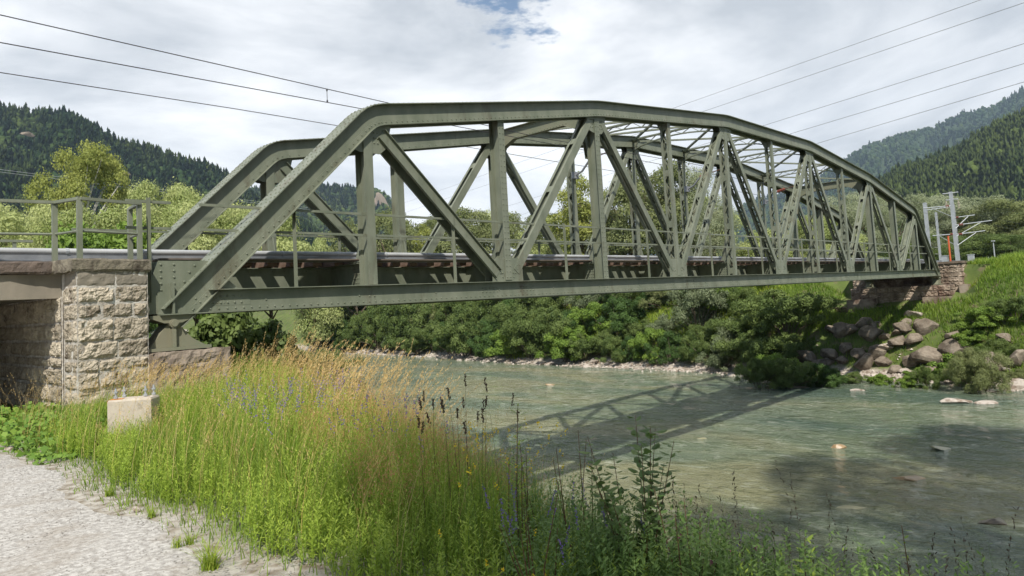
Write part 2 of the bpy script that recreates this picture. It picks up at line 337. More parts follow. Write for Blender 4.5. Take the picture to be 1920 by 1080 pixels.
# river
def water_mat():
    Mw = bpy.data.materials.new('glacial_river'); Mw.use_nodes = True; t = Mw.node_tree; n = t.nodes; l = t.links
    b = n['Principled BSDF']; b.inputs['Roughness'].default_value = .05; b.inputs['IOR'].default_value = 1.33; b.inputs['Specular IOR Level'].default_value = .5
    g = n.new('ShaderNodeNewGeometry')
    def noise(scale, sc, rot=0, det=5, dis=0):
        mp = n.new('ShaderNodeMapping'); mp.inputs['Scale'].default_value = sc; mp.inputs['Rotation'].default_value = (0, 0, rot); l.new(g.outputs['Position'], mp.inputs[0])
        q = n.new('ShaderNodeTexNoise'); q.inputs['Scale'].default_value = scale; q.inputs['Detail'].default_value = det; q.inputs['Distortion'].default_value = dis; l.new(mp.outputs[0], q.inputs[0]); return q.outputs[0]
    a = noise(.16, (1, .35, 1), .2, 6, .6)
    r = n.new('ShaderNodeValToRGB'); l.new(a, r.inputs[0]); e = r.color_ramp.elements
    e[0].position = .35; e[0].color = (.075, .11, .08, 1); e[1].position = .60; e[1].color = (.20, .20, .115, 1)
    q = e.new(.5); q.color = (.135, .165, .105, 1)
    # pale crests of broken water
    c = noise(2.6, (1, .5, 1), .3, 9, .8); cm = n.new('ShaderNodeMapRange'); cm.inputs[1].default_value = .55; cm.inputs[2].default_value = .74; cm.inputs[4].default_value = .6; l.new(c, cm.inputs[0])
    x = n.new('ShaderNodeMix'); x.data_type = 'RGBA'; l.new(cm.outputs[0], x.inputs[0]); l.new(r.outputs[0], x.inputs[6]); x.inputs[7].default_value = (.40, .42, .34, 1)
    l.new(x.outputs[2], b.inputs['Base Color'])
    h1 = noise(1.3, (1, .6, 1), .3, 7, .8); h2 = noise(7, (1, .7, 1), .1, 7, .6)
    ad = n.new('ShaderNodeMath'); ad.operation = 'MULTIPLY_ADD'; ad.inputs[1].default_value = .36; l.new(h2, ad.inputs[0]); l.new(h1, ad.inputs[2])
    bu = n.new('ShaderNodeBump'); bu.inputs['Strength'].default_value = .8; bu.inputs['Distance'].default_value = .40; l.new(ad.outputs[0], bu.inputs['Height']); l.new(bu.outputs[0], b.inputs['Normal'])
    return Mw
M['water'] = water_mat()
wx = np.unique(np.concatenate([np.linspace(-60, 0, 12), np.arange(0, 62, .35), np.linspace(62, 260, 25)])); wy = np.unique(np.concatenate([np.linspace(-260, -20, 30), np.arange(-20, 40, .35), np.linspace(40, 480, 60)]))
X, Y = np.meshgrid(wx, wy, indexing='ij')
Z = WZ + (fbm(X * .55, Y * .3, 21, 3) - .5) * .16 + (fbm(X * 1.6, Y * 1.1, 31, 2) - .5) * .06
V = np.stack([X, Y, Z], -1).reshape(-1, 3); I = np.arange(V.shape[0]).reshape(X.shape)
F = np.stack([I[:-1, :-1], I[1:, :-1], I[1:, 1:], I[:-1, 1:]], -1).reshape(-1, 4)
tag(fast_mesh('river_water', V, F, M['water'], smooth=True), kind='structure')

# ------------------------------------------------------------------ truss bridge
A = 4.6; WB = 4.66
HT = {1: 4.76, 3: 6.36, 5: 7.26, 7: 7.26, 9: 6.36, 11: 4.76}
def top_z(k):
    ks = sorted(HT); return float(np.interp(k, ks, [HT[i] for i in ks]))
def arcpts(p, q, r, cut, n=4):
    """rounded corner at q"""
    p, q, r = map(lambda a: np.array(a, float), (p, q, r)); a = q + (p - q) / np.linalg.norm(p - q) * cut; b = q + (r - q) / np.linalg.norm(r - q) * cut
    return [tuple((1 - t) ** 2 * a + 2 * t * (1 - t) * q + t * t * b) for t in np.linspace(0, 1, n)]
def offset(pts, o):
    P = np.array(pts, float); out = []
    for i in range(len(P)):
        ns = []
        if i: d = P[i] - P[i - 1]; d /= np.linalg.norm(d); ns.append(np.array([-d[1], d[0]]))
        if i < len(P) - 1: d = P[i + 1] - P[i]; d /= np.linalg.norm(d); ns.append(np.array([-d[1], d[0]]))
        m_ = sum(ns) / len(ns); m_ /= np.linalg.norm(m_); out.append(tuple(P[i] + m_ * o / (m_ @ ns[0])))
    return out
def ribbon(mb, pts, o0, o1, y0, y1, i0=0, i1=None):
    a = offset(pts, o0); b = offset(pts, o1); i1 = len(pts) - 1 if i1 is None else i1
    k = len(mb.v); n = i1 - i0 + 1
    for i in range(i0, i1 + 1): mb.v += [(a[i][0], y0, a[i][1]), (b[i][0], y0, b[i][1]), (b[i][0], y1, b[i][1]), (a[i][0], y1, a[i][1])]
    for i in range(n - 1):
        q = k + 4 * i
        for j in range(4): mb.f.append((q + j, q + 4 + j, q + 4 + (j + 1) % 4, q + (j + 1) % 4))
    mb.f += [(k, k + 1, k + 2, k + 3), (k + 4 * (n - 1) + 3, k + 4 * (n - 1) + 2, k + 4 * (n - 1) + 1, k + 4 * (n - 1))]
def rivet_line(mb, p, q, y, step=.15, d=(0, -1, 0), r=.017):
    p = np.array(p, float); q = np.array(q, float); n = int(np.linalg.norm(q - p) / step)
    for i in range(n + 1): a = p + (q - p) * ((i + .5) / (n + 1)); mb.rivet(a[0], y, a[1], d, r)

bridge = empty('truss_bridge', (0, 0, 0))
tag(bridge, 'olive green riveted steel truss railway bridge with arched top chord spanning the river', 'bridge')
def truss(y, near):
    ys = lambda a: y + a              # section runs 0 .. .62 in y, symmetric
    # --- top chord polyline: top edge, from the foot of one end post to the other
    L0 = (-.20, .12); U1 = (A, HT[1]); U3 = (3 * A, HT[3]); U5 = (5 * A, HT[5]); U7 = (7 * A, HT[7]); U9 = (9 * A, HT[9]); U11 = (11 * A, HT[11]); L12 = (12 * A + .20, .12)
    c1 = arcpts(L0, U1, U3, .38); c3 = arcpts(U1, U3, U5, .3, 3); c5 = arcpts(U3, U5, U7, .3, 3); c7 = arcpts(U5, U7, U9, .3, 3); c9 = arcpts(U7, U9, U11, .3, 3); c11 = arcpts(U9, U11, L12, .38)
    pl = [L0] + c1 + c3 + c5 + c7 + c9 + c11 + [L12]
    n = len(pl); i1 = 4; i2 = n - 5
    for a, b, nm in ((0, i1 - 3, 'end_post'), (i1 - 3, i2 + 3, 'top_chord'), (i2 + 3, n - 1, 'end_post')):
        mb = MB()
        ribbon(mb, pl, -.022, 0, ys(0), ys(.62), a, b)
        for s in (.14, .465):
            ribbon(mb, pl, -.50, -.024, ys(s), ys(s + .015), a, b)
        ribbon(mb, pl, -.50, -.385, ys(.124), ys(.138), a, b); ribbon(mb, pl, -.50, -.385, ys(.482), ys(.496), a, b)
        ribbon(mb, pl, -.518, -.502, ys(.03), ys(.16), a, b); ribbon(mb, pl, -.518, -.502, ys(.46), ys(.59), a, b)
        o1 = offset(pl, -.435); o2 = offset(pl, -.10); o3 = offset(pl, .0)
        if near or True:
            for i in range(a, b):
                rivet_line(mb, o1[i], o1[i + 1], ys(.124) if near else ys(.124), .17 if near else .3)
                if near and nm == 'end_post' and a == 0: rivet_line(mb, offset(pl, -.06)[i], offset(pl, -.06)[i + 1], ys(.14), .3)
                # plate rivets on the upper side
                P = np.array(o3[i]); Q = np.array(o3[i + 1]); d = (Q - P) / np.linalg.norm(Q - P); up = (-d[1], 0, d[0])
                if i <= 4:
                    for yy in (.06, .20, .42, .56): rivet_line(mb, P, Q, ys(yy), .16, up, .017)
        # cover plates over the joints
        mb.build(nm, M['steel'], bridge)
    # --- bottom chord
    mb = MB(); x0, x1 = -.25, 12 * A + .25
    for s in (.1365, .4685):
        mb.box(x0, x1, ys(s), ys(s + .015), .024, .44)
    mb.box(x0 + .95, x1 - .95, ys(0.0), ys(.30), .442, .460); mb.box(x0 + .95, x1 - .95, ys(.32), ys(.62), .442, .460)
    mb.box(x0, x1, ys(.1205), ys(.1345), .024, .13); mb.box(x0, x1, ys(.4855), ys(.4995), .024, .13)
    mb.box(x0, x1, ys(.0), ys(.62), .0, .022); mb.box(A * 1.9, A * 10.1, ys(.02), ys(.60), -.024, -.003)
    rivet_line(mb, (0.3, .077), (12 * A - .2, .077), ys(.1205), .17)
    if near:
        for k in range(1, 12):
            xs = [k * A + .02, k * A - .12] if k % 2 else []
            for x in xs: mb.rivet(x, ys(.1365), .20, r=.017)
        for x in np.arange(1.9, 55, 2.3): mb.rivet(x, ys(.1365), .22)
        for k in range(0, 13, 2):
            for s in (-1, 1):
                cx = k * A + s * .75
                if 0 < cx < 55:
                    mb.box(cx - .42, cx + .42, ys(.118), ys(.136) if False else ys(.1235), .14, .36) if False else None
                    for i in range(5):
                        for j in range(2): mb.rivet(cx - .3 + i * .14, ys(.1365), .19 + .1 * j, r=.018)
        mb.box(.62, 1.55, ys(.1265), ys(.1355), .135, .40)
        for i in range(5):
            for j in range(2): mb.rivet(.80 + i * .14, ys(.1265), .19 + .12 * j, r=.02)
    mb.build('bottom_chord', M['steel'], bridge)
    # --- gusset plates
    def gusset(poly, pts):
        mb = MB()
        mb.prism(poly, ys(.156), ys(.170)); mb.prism(poly, ys(.448), ys(.462))
        for (x, z) in pts: mb.rivet(x, ys(.155), z, r=.02)
        mb.build('gusset_plate', M['steel'], bridge)
    for k in (1, 3, 5, 7, 9, 11):
        x = k * A; z = HT[k] - .40; s = 1
        h = .95 if k in (1, 11) else .85
        wd = .62 if k in (1, 11) else .55
        a, b = (-wd * 1.0, wd * 1.15) if k == 1 else ((-wd * 1.15, wd * 1.0) if k == 11 else (-wd, wd))
        za = top_z(k) - .30 - (.55 if k == 1 else 0); zb = top_z(k) - .30 - (.55 if k == 11 else 0)
        poly = [(x + a, za - .15), (x + a * .75, z - h * .72), (x + a * .35, z - h * .80), (x + b * .5, z - h * .80), (x + b * .8, z - h * .62), (x + b, zb - .15), (x + b * .6, z + .2), (x + a * .5, z + .2 - (.2 if k == 1 else 0))]
        gusset(poly, [(x + dx, z - dz) for dx in (-.3, -.2, .2, .3) for dz in (.25, .38, .5)] if near else [])
    for k in (2, 4, 6, 8, 10):
        x = k * A; poly = [(x - .62, .40), (x + .62, .40), (x + .60, 1.0), (x + .42, 1.12), (x - .42, 1.12), (x - .60, 1.0)]
        rv = []
        if near:
            for s in (-1, 1):
                for i in range(4):
                    for j in range(2): rv.append((x + s * (.22 + .09 * i), .58 + .11 * i + .12 * j))
        gusset(poly, rv)
    for s, x in ((1, 0.), (-1, 12 * A)):
        poly = [(x - s * .42, .03), (x + s * 1.35, .03), (x + s * 1.35, .44), (x + s * 1.05, .70), (x + s * .75, 1.02), (x - s * .22, 1.02), (x - s * .38, .60)]
        if s < 0: poly = poly[::-1]
        rv = [(x - s * .18, .95 - .12 * i) for i in range(5)] + [(x + s * .06, .95 - .12 * i) for i in range(5)] + [(x + s * (.35), .8), (x + s * .45, .93), (x + s * .25, .62)] if near else []
        mb = MB(); mb.prism(poly, ys(.156), ys(.170)); mb.prism(poly, ys(.448), ys(.462))
        mb.box(x - .02, x + .02, ys(.03), ys(.155), .024, .60)
        for (a, z) in rv: mb.rivet(a, ys(.155), z, r=.021)
        mb.build('gusset_plate', M['steel'], bridge)
    # --- posts and diagonals
    def member(nm, p0, p1, w, kind, mid=None, rv=False):
        mb = MB(); p0 = np.array(p0, float); p1 = np.array(p1, float); Ln = np.linalg.norm(p1 - p0); d = (p1 - p0) / Ln; nn = np.array([-d[1], d[0]]); h = w / 2
        if kind == 'I':          # two flange plates joined by a web
            for s in (.128, .476): mb.plate(p0, p1, -h, h, ys(s), ys(s + .016))
            mb.plate(p0, p1, -.01, .01, ys(.146), ys(.474))
            for s in (.146, .462):
                mb.plate(p0, p1, -.10, -.012, ys(s), ys(s + .012)); mb.plate(p0, p1, .012, .10, ys(s), ys(s + .012))
            if rv:
                for o in (-.065, .065): rivet_line(mb, p0 + nn * o, p1 + nn * o, ys(.128), .16)
        elif kind == 'S':        # solid boxed member
            for s in (.145, .462): mb.plate(p0, p1, -h, h, ys(s), ys(s + .014))
            mb.plate(p0, p1, -h * .5, -h * .4, ys(.161), ys(.460)); 
            for s in (.10, .478):
                mb.plate(p0, p1, h - .014, h, ys(s - .02), ys(s + .043)); mb.plate(p0, p1, -h, -h + .014, ys(s - .02), ys(s + .043))
        else:                    # pair of channels, battened or laced
            lip = .07
            for s in (0, 1):
                yy = .145 if s == 0 else .460
                mb.plate(p0, p1, -h, h, ys(yy), ys(yy + .014))
                a, b = (yy + .016, yy + .016 + lip) if s == 0 else (yy - .002 - lip, yy - .002)
                mb.plate(p0, p1, h - .014, h - .002, ys(a), ys(b)); mb.plate(p0, p1, -h + .002, -h + .014, ys(a), ys(b))
            nb = max(2, int(Ln / (1.9 if kind == 'B' else 1.7)))
            ts = [(i + .5) / nb for i in range(nb)] if kind == 'B' else [i / nb for i in range(nb + 1)]
            for t in ts:
                c = p0 + d * Ln * min(.97, max(.03, t)); e0 = c - d * .12; e1 = c + d * .12
                for o in (h - .026, -h + .014): mb.plate(e0, e1, o, o + .012, ys(.235), ys(.387))
                if kind == 'B': mb.plate(c - d * .01, c + d * .01, -h + .03, h - .03, ys(.162), ys(.458))
            if kind == 'L':
                q = max(4, int(Ln / .42))
                for i in range(q):
                    a = p0 + d * Ln * i / q; b = p0 + d * Ln * (i + 1) / q; ya, yb = (.175, .445) if i % 2 else (.445, .175)
                    for o in (h - .033, -h + .033):
                        pa = a + nn * o; pb = b + nn * o; mb.bar((pa[0], ys(ya), pa[1]), (pb[0], ys(yb), pb[1]), .045, .010, up=(nn[0], 0, nn[1]))
        mb.build(nm, M['steel'], bridge)
    for k in range(1, 12):
        x = k * A; zt = top_z(k) - .50 - (0 if k % 2 == 0 else .12)
        kind = 'I' if k in (1, 2, 3, 9, 11, 10) else ('L' if k % 2 == 0 else 'L')
        if k == 10: kind = 'I'
        member('vertical_post', (x, .47 if k % 2 else .50), (x, zt), .25 if kind == 'I' else .20, kind, rv=near and k in (2, 3, 9))
        # widened foot towards the track, where the cross beam lands
        mb = MB(); s = 1 if near else -1; yi = ys(.50) if near else ys(.12)
        g = lambda a: yi + s * a
        poly = [(g(0), .47), (g(.42), .47), (g(.42), 1.02), (g(.30), 1.05), (g(.03), 2.05), (g(0), 2.05)]
        if not near: poly = poly[::-1]
        mb.prism(poly, x - .012, x + .012, axis=0)
        lo, hi = sorted((g(-.02), g(.45))); mb.box(x - .13, x + .13, lo, hi, 1.022, 1.04)
        if near:
            for i in range(5):
                for j in range(4): mb.rivet(x - .012, g(.06 + .08 * i), .55 + .1 * j, (-1, 0, 0), .014)
            for i in range(7): mb.rivet(x - .012, g(.26 - .03 * i), 1.12 + .12 * i, (-1, 0, 0), .014)
        mb.build('post_bracket', M['steel'], bridge)
    def cut(a, b, ca, cb):
        a = np.array(a, float); b = np.array(b, float); d = (b - a) / np.linalg.norm(b - a); return a + d * ca, b - d * cb
    for k in (1, 3, 5, 7, 9, 11):
        for j in (k - 1, k + 1):
            if j in (0, 12): continue
            a, b = cut((j * A, .30), (k * A, HT[k] - .28), .55, .55)
            out = (j - k) * (k - 6)   # >0 : leans to the outside
            if k in (1, 11): kd, wd = 'S', .30
            elif j in (2, 10) : kd, wd = 'B', .26
            elif (k == 3 and j == 4) or (k == 9 and j == 8): kd, wd = 'B', .22
            else: kd, wd = 'L', .22
            member('diagonal_brace', a, b, wd, kd)
truss(0, True); truss(WB, False)

# floor: cross beams, stringers, walkways
yN, yF = .62, WB
for k in range(13):
    x = k * A + (.12 if k == 0 else (-.12 if k == 12 else 0)); mb = MB()
    mb.box(x - .01, x + .01, yN - .12, yF + .12, .05, .985); mb.box(x - .14, x + .14, yN - .1, yF + .1, .987, 1.005); mb.box(x - .14, x + .14, yN - .1, yF + .1, .03, .048)
    for i in range(26): mb.rivet(x - .01, yN + .1 + i * .155, .93, (-1, 0, 0)); mb.rivet(x - .01, yN + .1 + i * .155, .12, (-1, 0, 0))
    mb.build('cross_beam', M['steel'], bridge)
for y in (1.88, 3.40):
    mb = MB(); mb.box(.15, 12 * A - .15, y - .01, y + .01, .42, .965); mb.box(.15, 12 * A - .15, y - .12, y + .12, .967, .982); mb.box(.15, 12 * A - .15, y - .12, y + .12, .402, .418)
    mb.box(.15, 12 * A - .15, y - .022, y - .012, .86, .96)
    for i in range(0, 180): mb.rivet(.3 + i * .3, y - .022, .90)
    mb.build('stringer', M['steel'], bridge)
for y0, y1 in ((.64, 1.28), (4.0, 4.64), (2.2, 3.08)):  # side walks widened, middle boards added, so the deck casts solid shade
    mb = MB()
    for i in range(3): mb.box(0, 12 * A, y0 + (y1 - y0) * i / 3 + .01, y0 + (y1 - y0) * (i + 1) / 3 - .01, (1.08 if y0 != 2.2 else 1.142), (1.11 if y0 != 2.2 else 1.165))
    mb.build('walkway_and_shade_boards', M['plank'], bridge)
# bottom laterals
mb = MB()
for k in range(0, 12):
    a = (k * A + .2, .5, .10); b = ((k + 1) * A - .2, WB + .1, .10); c = (k * A + .2, WB + .1, .13); d = ((k + 1) * A - .2, .5, .13)
    mb.bar(a, b, .12, .012); mb.bar(c, d, .12, .012)
mb.build('lateral_bracing', M['steel'], bridge)
# portals at node 3 and 9
def portal(k):
    x = k * A; mb = MB(); zt = HT[k] - .12; zb = zt - .46; ya, yb = .5, WB + .12
    poly = [(ya, zt - .02), (yb, zt - .02), (yb, zt - 1.75), (yb - .10, zt - 1.75), (yb - .16, zt - 1.2), (yb - .42, zb - .22), (yb - .95, zb + .02), (ya + .95, zb + .02), (ya + .42, zb - .22), (ya + .16, zt - 1.2), (ya + .10, zt - 1.75), (ya, zt - 1.75)]
    mb.prism(poly[::-1], x - .012, x + .012, axis=0)
    mb.box(x - .13, x + .13, ya, yb, zt - .018, zt)
    inner = [(ya + .10, zt - 1.75), (ya + .16, zt - 1.2), (ya + .42, zb - .22), (ya + .95, zb + .02), (yb - .95, zb + .02), (yb - .42, zb - .22), (yb - .16, zt - 1.2), (yb - .10, zt - 1.75)]
    for p, q in zip(inner[:-1], inner[1:]): mb.bar((x, p[0], p[1]), (x, q[0], q[1]), .22, .016, up=(0, -(q[1] - p[1]), q[0] - p[0]))
    for i in range(24): mb.rivet(x - .012, ya + .2 + i * .16, zt - .08, (-1, 0, 0)); 
    for i in range(18): mb.rivet(x - .012, ya + .9 + i * .14, zb + .09, (-1, 0, 0))
    mb.build('portal_frame', M['steelpale'], bridge)
portal(3); portal(9)
# laced cross struts and top laterals
for k in (4, 5, 6, 7, 8):
    x = k * A; mb = MB(); zt = top_z(k) - .16; ya, yb = .46, WB + .15; n = 10
    arch = lambda t: .50 - .30 * math.sin(math.pi * t) ** .7
    P = [(ya + (yb - ya) * i / n, i / n) for i in range(n + 1)]
    mb.bar((x - .05, ya, zt), (x - .05, yb, zt), .07, .06); mb.bar((x + .08, ya, zt), (x + .08, yb, zt), .07, .06)
    for (y0, t0), (y1, t1) in zip(P[:-1], P[1:]):
        mb.bar((x, y0, zt - arch(t0)), (x, y1, zt - arch(t1)), .10, .05)
    for i, ((y0, t0), (y1, t1)) in enumerate(zip(P[:-1], P[1:])):
        if i % 2: mb.bar((x, y0, zt - .01), (x, y1, zt - arch(t1)), .05, .02)
        else: mb.bar((x, y0, zt - arch(t0)), (x, y1, zt - .01), .05, .02)
    mb.prism([(ya, zt), (ya + .35, zt), (ya, zt - .75)], x - .008, x + .008, axis=0); mb.prism([(yb, zt), (yb, zt - .75), (yb - .35, zt)], x - .008, x + .008, axis=0)
    mb.build('cross_strut', M['steel'], bridge)
for k in range(3, 9):
    for s in (0, 1):
        mb = MB(); ya, yb = .5, WB + .12; a = (k * A, (ya, yb)[s], top_z(k) - .22 - .03 * s); b = ((k + 1) * A, (yb, ya)[s], top_z(k + 1) - .22 - .03 * s)
        mb.bar(a, b, .10, .07); mb.build('top_lateral', M['steel'], bridge)
# railings bolted to the trusses
def railing(y, segs, zt=2.15, zm=1.65, base=.46):
    mb = MB()
    for (x0, x1) in segs:
        mb.box(x0, x1, y, y + .05, zt - .045, zt + .008); mb.box(x0, x1, y + .005, y + .045, zm - .04, zm + .012)
    r = mb.build('railing', M['steel'], bridge)
    return r
def rpost(x, y, z0, z1, par):
    mb = MB(); mb.box(x - .03, x + .03, y - .012, y - .002, z0, z1); mb.box(x + .018, x + .03, y - .055, y - .013, z0, z1)
    mb.build('railing_post', M['steel'], par)
rn = railing(.20, [(-.75, .05)] + [(.6, A)] + [(A, 2 * A)] + [(k * A, k * A + A) for k in range(2, 11)] + [(11 * A, 12 * A - .7), (12 * A, 12 * A + 1.2)])
for k in range(12): rpost(k * A + A * .57, .20, .462, 2.19, rn)
rpost(-.38, -.02 + .2, .25, 2.2, rn)
rf = railing(WB + .34, [(-.3, 12 * A + .3)])
for k in range(12): rpost(k * A + A * .5, WB + .34, .462, 2.19, rf)
# bearings
for y in (0, WB):
    for x, fixed in ((.0, True), (12 * A, False)):
        mb = MB(); mb.prism([(x - .42, -.003), (x - .42, -.05), (x - .16, -.15), (x + .16, -.15), (x + .42, -.05), (x + .42, -.003)][::-1], y + .06, y + .56)
        b = mb.build('bearing', M['steelpale'], bridge)
        mb = MB(); mb.tube([(x, y + .02, -.16), (x, y + .60, -.16)], .085, 14); mb.tube([(x, y, -.16), (x, y + .02, -.16)], .06, 14); mb.build('bearing_pin', M['steelpale'], b)
        mb = MB(); mb.prism([(x - .10, -.19), (x - .42, -.60), (x + .62, -.60), (x + .36, -.45), (x + .13, -.19)][::-1], y + .12, y + .50)
        mb.box(x - .035, x + .035, y + .03, y + .119, -.60, -.25); mb.box(x - .62, x + .68, y + .0, y + .60, -.66, -.602)
        mb.build('bearing_shoe', M['steelpale'], b)

# ------------------------------------------------------------------ track
track = empty('railway_track', (0, 2.64, 1.0)); tag(track, 'single railway track of steel rails on dark wooden sleepers crossing the bridge', 'railway track')
def sleeper(x, z0=.985):
    mb = MB(); mb.box(-.12, .12, -1.30, 1.30, 0, .15); return mb
s0 = sleeper(0).build('sleeper', M['wood'], track); s0.location = (.35, 0, -.012)
for i in range(1, 94):
    s = s0.copy(); COL.objects.link(s); s.location = (.35 + i * .588, random.Random(i).uniform(-.03, .03), -.012); s.rotation_euler.z = random.Random(i + 500).uniform(-.012, .012)
def rail_mb(y, x0, x1, z=.14):
    mb = MB(); prof = [(-.07, 0), (.07, 0), (.07, .012), (.012, .03), (.010, .115), (.036, .125), (.036, .155), (-.036, .155), (-.036, .125), (-.010, .115), (-.012, .03), (-.07, .012)]
    mb.prism([(y + a, z + b) for a, b in prof], x0, x1, axis=0); return mb
for y in (-.76, .76): rail_mb(y, -40, 130).build('rail', M['rail'], track)
for y in (-.50, .50): rail_mb(y, -1, 57).build('guard_rail', M['rusty'], track)
# cable duct along the walkway edge
du = empty('cable_duct', (0, 1.25, 1.12)); tag(du, 'long pale grey cable duct running beside the near rail along the bridge deck', 'cable duct')
mb = MB(); mb.tube([(-40, 0, .155), (58, 0, .155)], .055, 10); mb.build('duct_pipe', M['duct'], du, smooth=True)
mb = MB(); mb.box(-40, 58, -.02, .03, -.02, .095); mb.box(-40, 58, -.085, .06, -.045, -.022)
mb.build('duct_tray', M['rail'], du)
dc = None
for i in range(-3, 40):
    if dc is None:
        mb = MB(); mb.tube([(0, 0, .155), (.05, 0, .155)], .062, 10); dc = o = mb.build('duct_clamp', M['galv'], du)
    else: o = dc.copy(); COL.objects.link(o)
    o.location.x = i * 1.45
du2 = empty('cable_duct', (0, 4.02, 1.12)); tag(du2, 'second grey cable duct beside the far rail, farther from the viewer', 'cable duct')
mb = MB(); mb.box(-40, 58, -.09, .09, .0, .13); mb.build('duct_tray', M['duct'], du2)

# ------------------------------------------------------------------ stone abutments
def at3(px, py, D): return CC + D * (CF + CR * ((px - 960) / FPX) - CU * ((py - CYP) / FPX))
def rough_block(mb, o, u, v, n_, w, h, depth, rng, nx=7, nz=5):
    """rock-faced block: origin o, width along u, height along v, outward normal n_"""
    o, u, v, n_ = map(lambda a: np.array(a, float), (o, u, v, n_)); k = len(mb.v)
    s1, s2 = rng.uniform(0, 99, 2)
    for i in range(nx + 1):
        for j in range(nz + 1):
            a, b = i / nx, j / nz
            ed = min(a, 1 - a) * w, min(b, 1 - b) * h; e = min(1, min(ed) / .035)
            q = (fbm(s1 + a * w * 7, s2 + b * h * 9, 3, 4) - .42) * depth * 2.6 + rng.normal() * depth * .07
            jx = rng.uniform(-.012, .012) if e < .5 else 0
            mb.v.append(tuple(o + u * (a * w + jx) + v * (b * h + jx) + n_ * (e * (depth * .35 + q))))
    tn = float(rng.beta(1.6, 1.6)); mb.t += [.5] * (len(mb.f) - len(mb.t))
    for i in range(nx):
        for j in range(nz):
            q = k + i * (nz + 1) + j; mb.f.append((q, q + nz + 1, q + nz + 2, q + 1)); mb.t.append(tn)
def courses(mb, p, q, z0, hs, rng, wmin, wmax, depth=.05, flip=False, gap=.042):
    """rusticated courses on the wall face from p to q (xy), going down from z0"""
    p = np.array([*p, 0.]); q = np.array([*q, 0.]); Ln = np.linalg.norm(q - p); u = (q - p) / Ln; n_ = np.array([u[1], -u[0], 0])
    z = z0
    for h in hs:
        x = 0
        while x < Ln - .01:
            w_ = rng.uniform(wmin, wmax)
            if Ln - x - w_ < wmin * .6: w_ = Ln - x
            g = gap * rng.uniform(.5, 1.5)
            rough_block(mb, p + u * (x + g / 2) + np.array([0, 0, z - h + g / 2]), u, (0, 0, 1), n_, w_ - g, h - g, depth * rng.uniform(.6, 1.2), rng, max(4, int(w_ / .035)), max(4, int(h / .035)))
            x += w_
        z -= h
rng = np.random.default_rng(5)
def slab(mb, poly, z0, z1, jit=0, bev=0):
    """flat-topped slab over an xy polygon"""
    mb.prism([(a, b) for a, b in poly], z0, z1, axis=2)
ab = empty('bridge_abutment', (-1.1, .4, -1.65)); tag(ab, 'pale rusticated stone abutment with dark underpass beneath the left end of the bridge', 'abutment')
def P_(o): o.location = (1.1, -.4, 1.65); return o      # parts are modelled in world coordinates
A1, A2 = (-1.72, -.36), (-.50, -.08)
mb = MB(); slab(mb, [A1, A2, (-.50, 1.2), (-1.72, 1.2)], -2.6, .81)
P_(mb.build('pier_core', M['mortar'], ab))
mb = MB(); hs = [.26, .29, .27, .38, .30, .21, .29, .31, .3, .3]
courses(mb, A1, A2, .81 - .26, hs[1:], rng, .34, .72, .045)
courses(mb, (-1.72, .34), A1, .81 - .26, hs[1:], rng, .35, .7, .045)
courses(mb, A2, (-.50, 1.2), .81 - .26, hs[1:], rng, .4, .8, .05)
P_(mb.build('pier_stones', M['stone'], ab))
mb = MB(); courses(mb, A1, A2, .81, [.255], rng, .55, .75, .012, gap=.012); courses(mb, (-1.72, .34), A1, .81, [.255], rng, .65, .75, .012)
P_(mb.build('pier_band', M['lintel'], ab))
# coping stones
def coping(poly):
    mb = MB(); n = len(poly); c = np.mean(np.array(poly), 0)
    k = 0
    P2 = []
    for i in range(n):
        a = np.array(poly[i]); b = np.array(poly[(i + 1) % n])
        for t in np.linspace(0, 1, 9)[:-1]: P2.append(a + (b - a) * t)
    m_ = len(P2)
    for (z, s, jz) in ((.805, 0, .012), (.84, .018, .0), (.99, .02, .0), (1.02, -.005, .008)):
        for p in P2:
            d = (p - c) / np.linalg.norm(p - c); j = rng.uniform(-.012, .012); q = p + d * (s + j); mb.v.append((q[0], q[1], z + rng.uniform(-1, 1) * jz))
    for r in range(3):
        for i in range(m_): mb.f.append((r * m_ + i, r * m_ + (i + 1) % m_, (r + 1) * m_ + (i + 1) % m_, (r + 1) * m_ + i))
    mb.f.append(tuple(3 * m_ + i for i in range(m_))); mb.f.append(tuple(m_ - 1 - i for i in range(m_)))
    return mb
P_(coping([(-1.78, -.40), (-.46, -.10), (-.46, .9), (-1.62, .9)]).build('coping_stone', M['coping'], ab))
P_(coping([(-1.90, .30), (-1.80, -.36), (-1.64, .30), (-1.64, .9), (-1.90, .9)]).build('coping_stone', M['coping'], ab))
M['copingdark'] = mat('dark_coping_stone', (.085, .07, .06), .9, .15, var=(.14, .11, .09), vscale=5, bump=.5, bscale=18)
for i, (a, b) in enumerate(((-2.78, -1.92), (-3.6, -2.8), (-4.6, -3.62), (-5.6, -4.62), (-6.7, -5.62), (-7.8, -6.72))):
    y = lambda x: .30 - (x + 1.9) * .12 if x > -4 else .55
    P_(coping([(a, y(a)), (b, y(b)), (b, 1.0), (a, 1.0)]).build('coping_stone', M['copingdark' if i % 2 == 0 else 'coping'], ab))
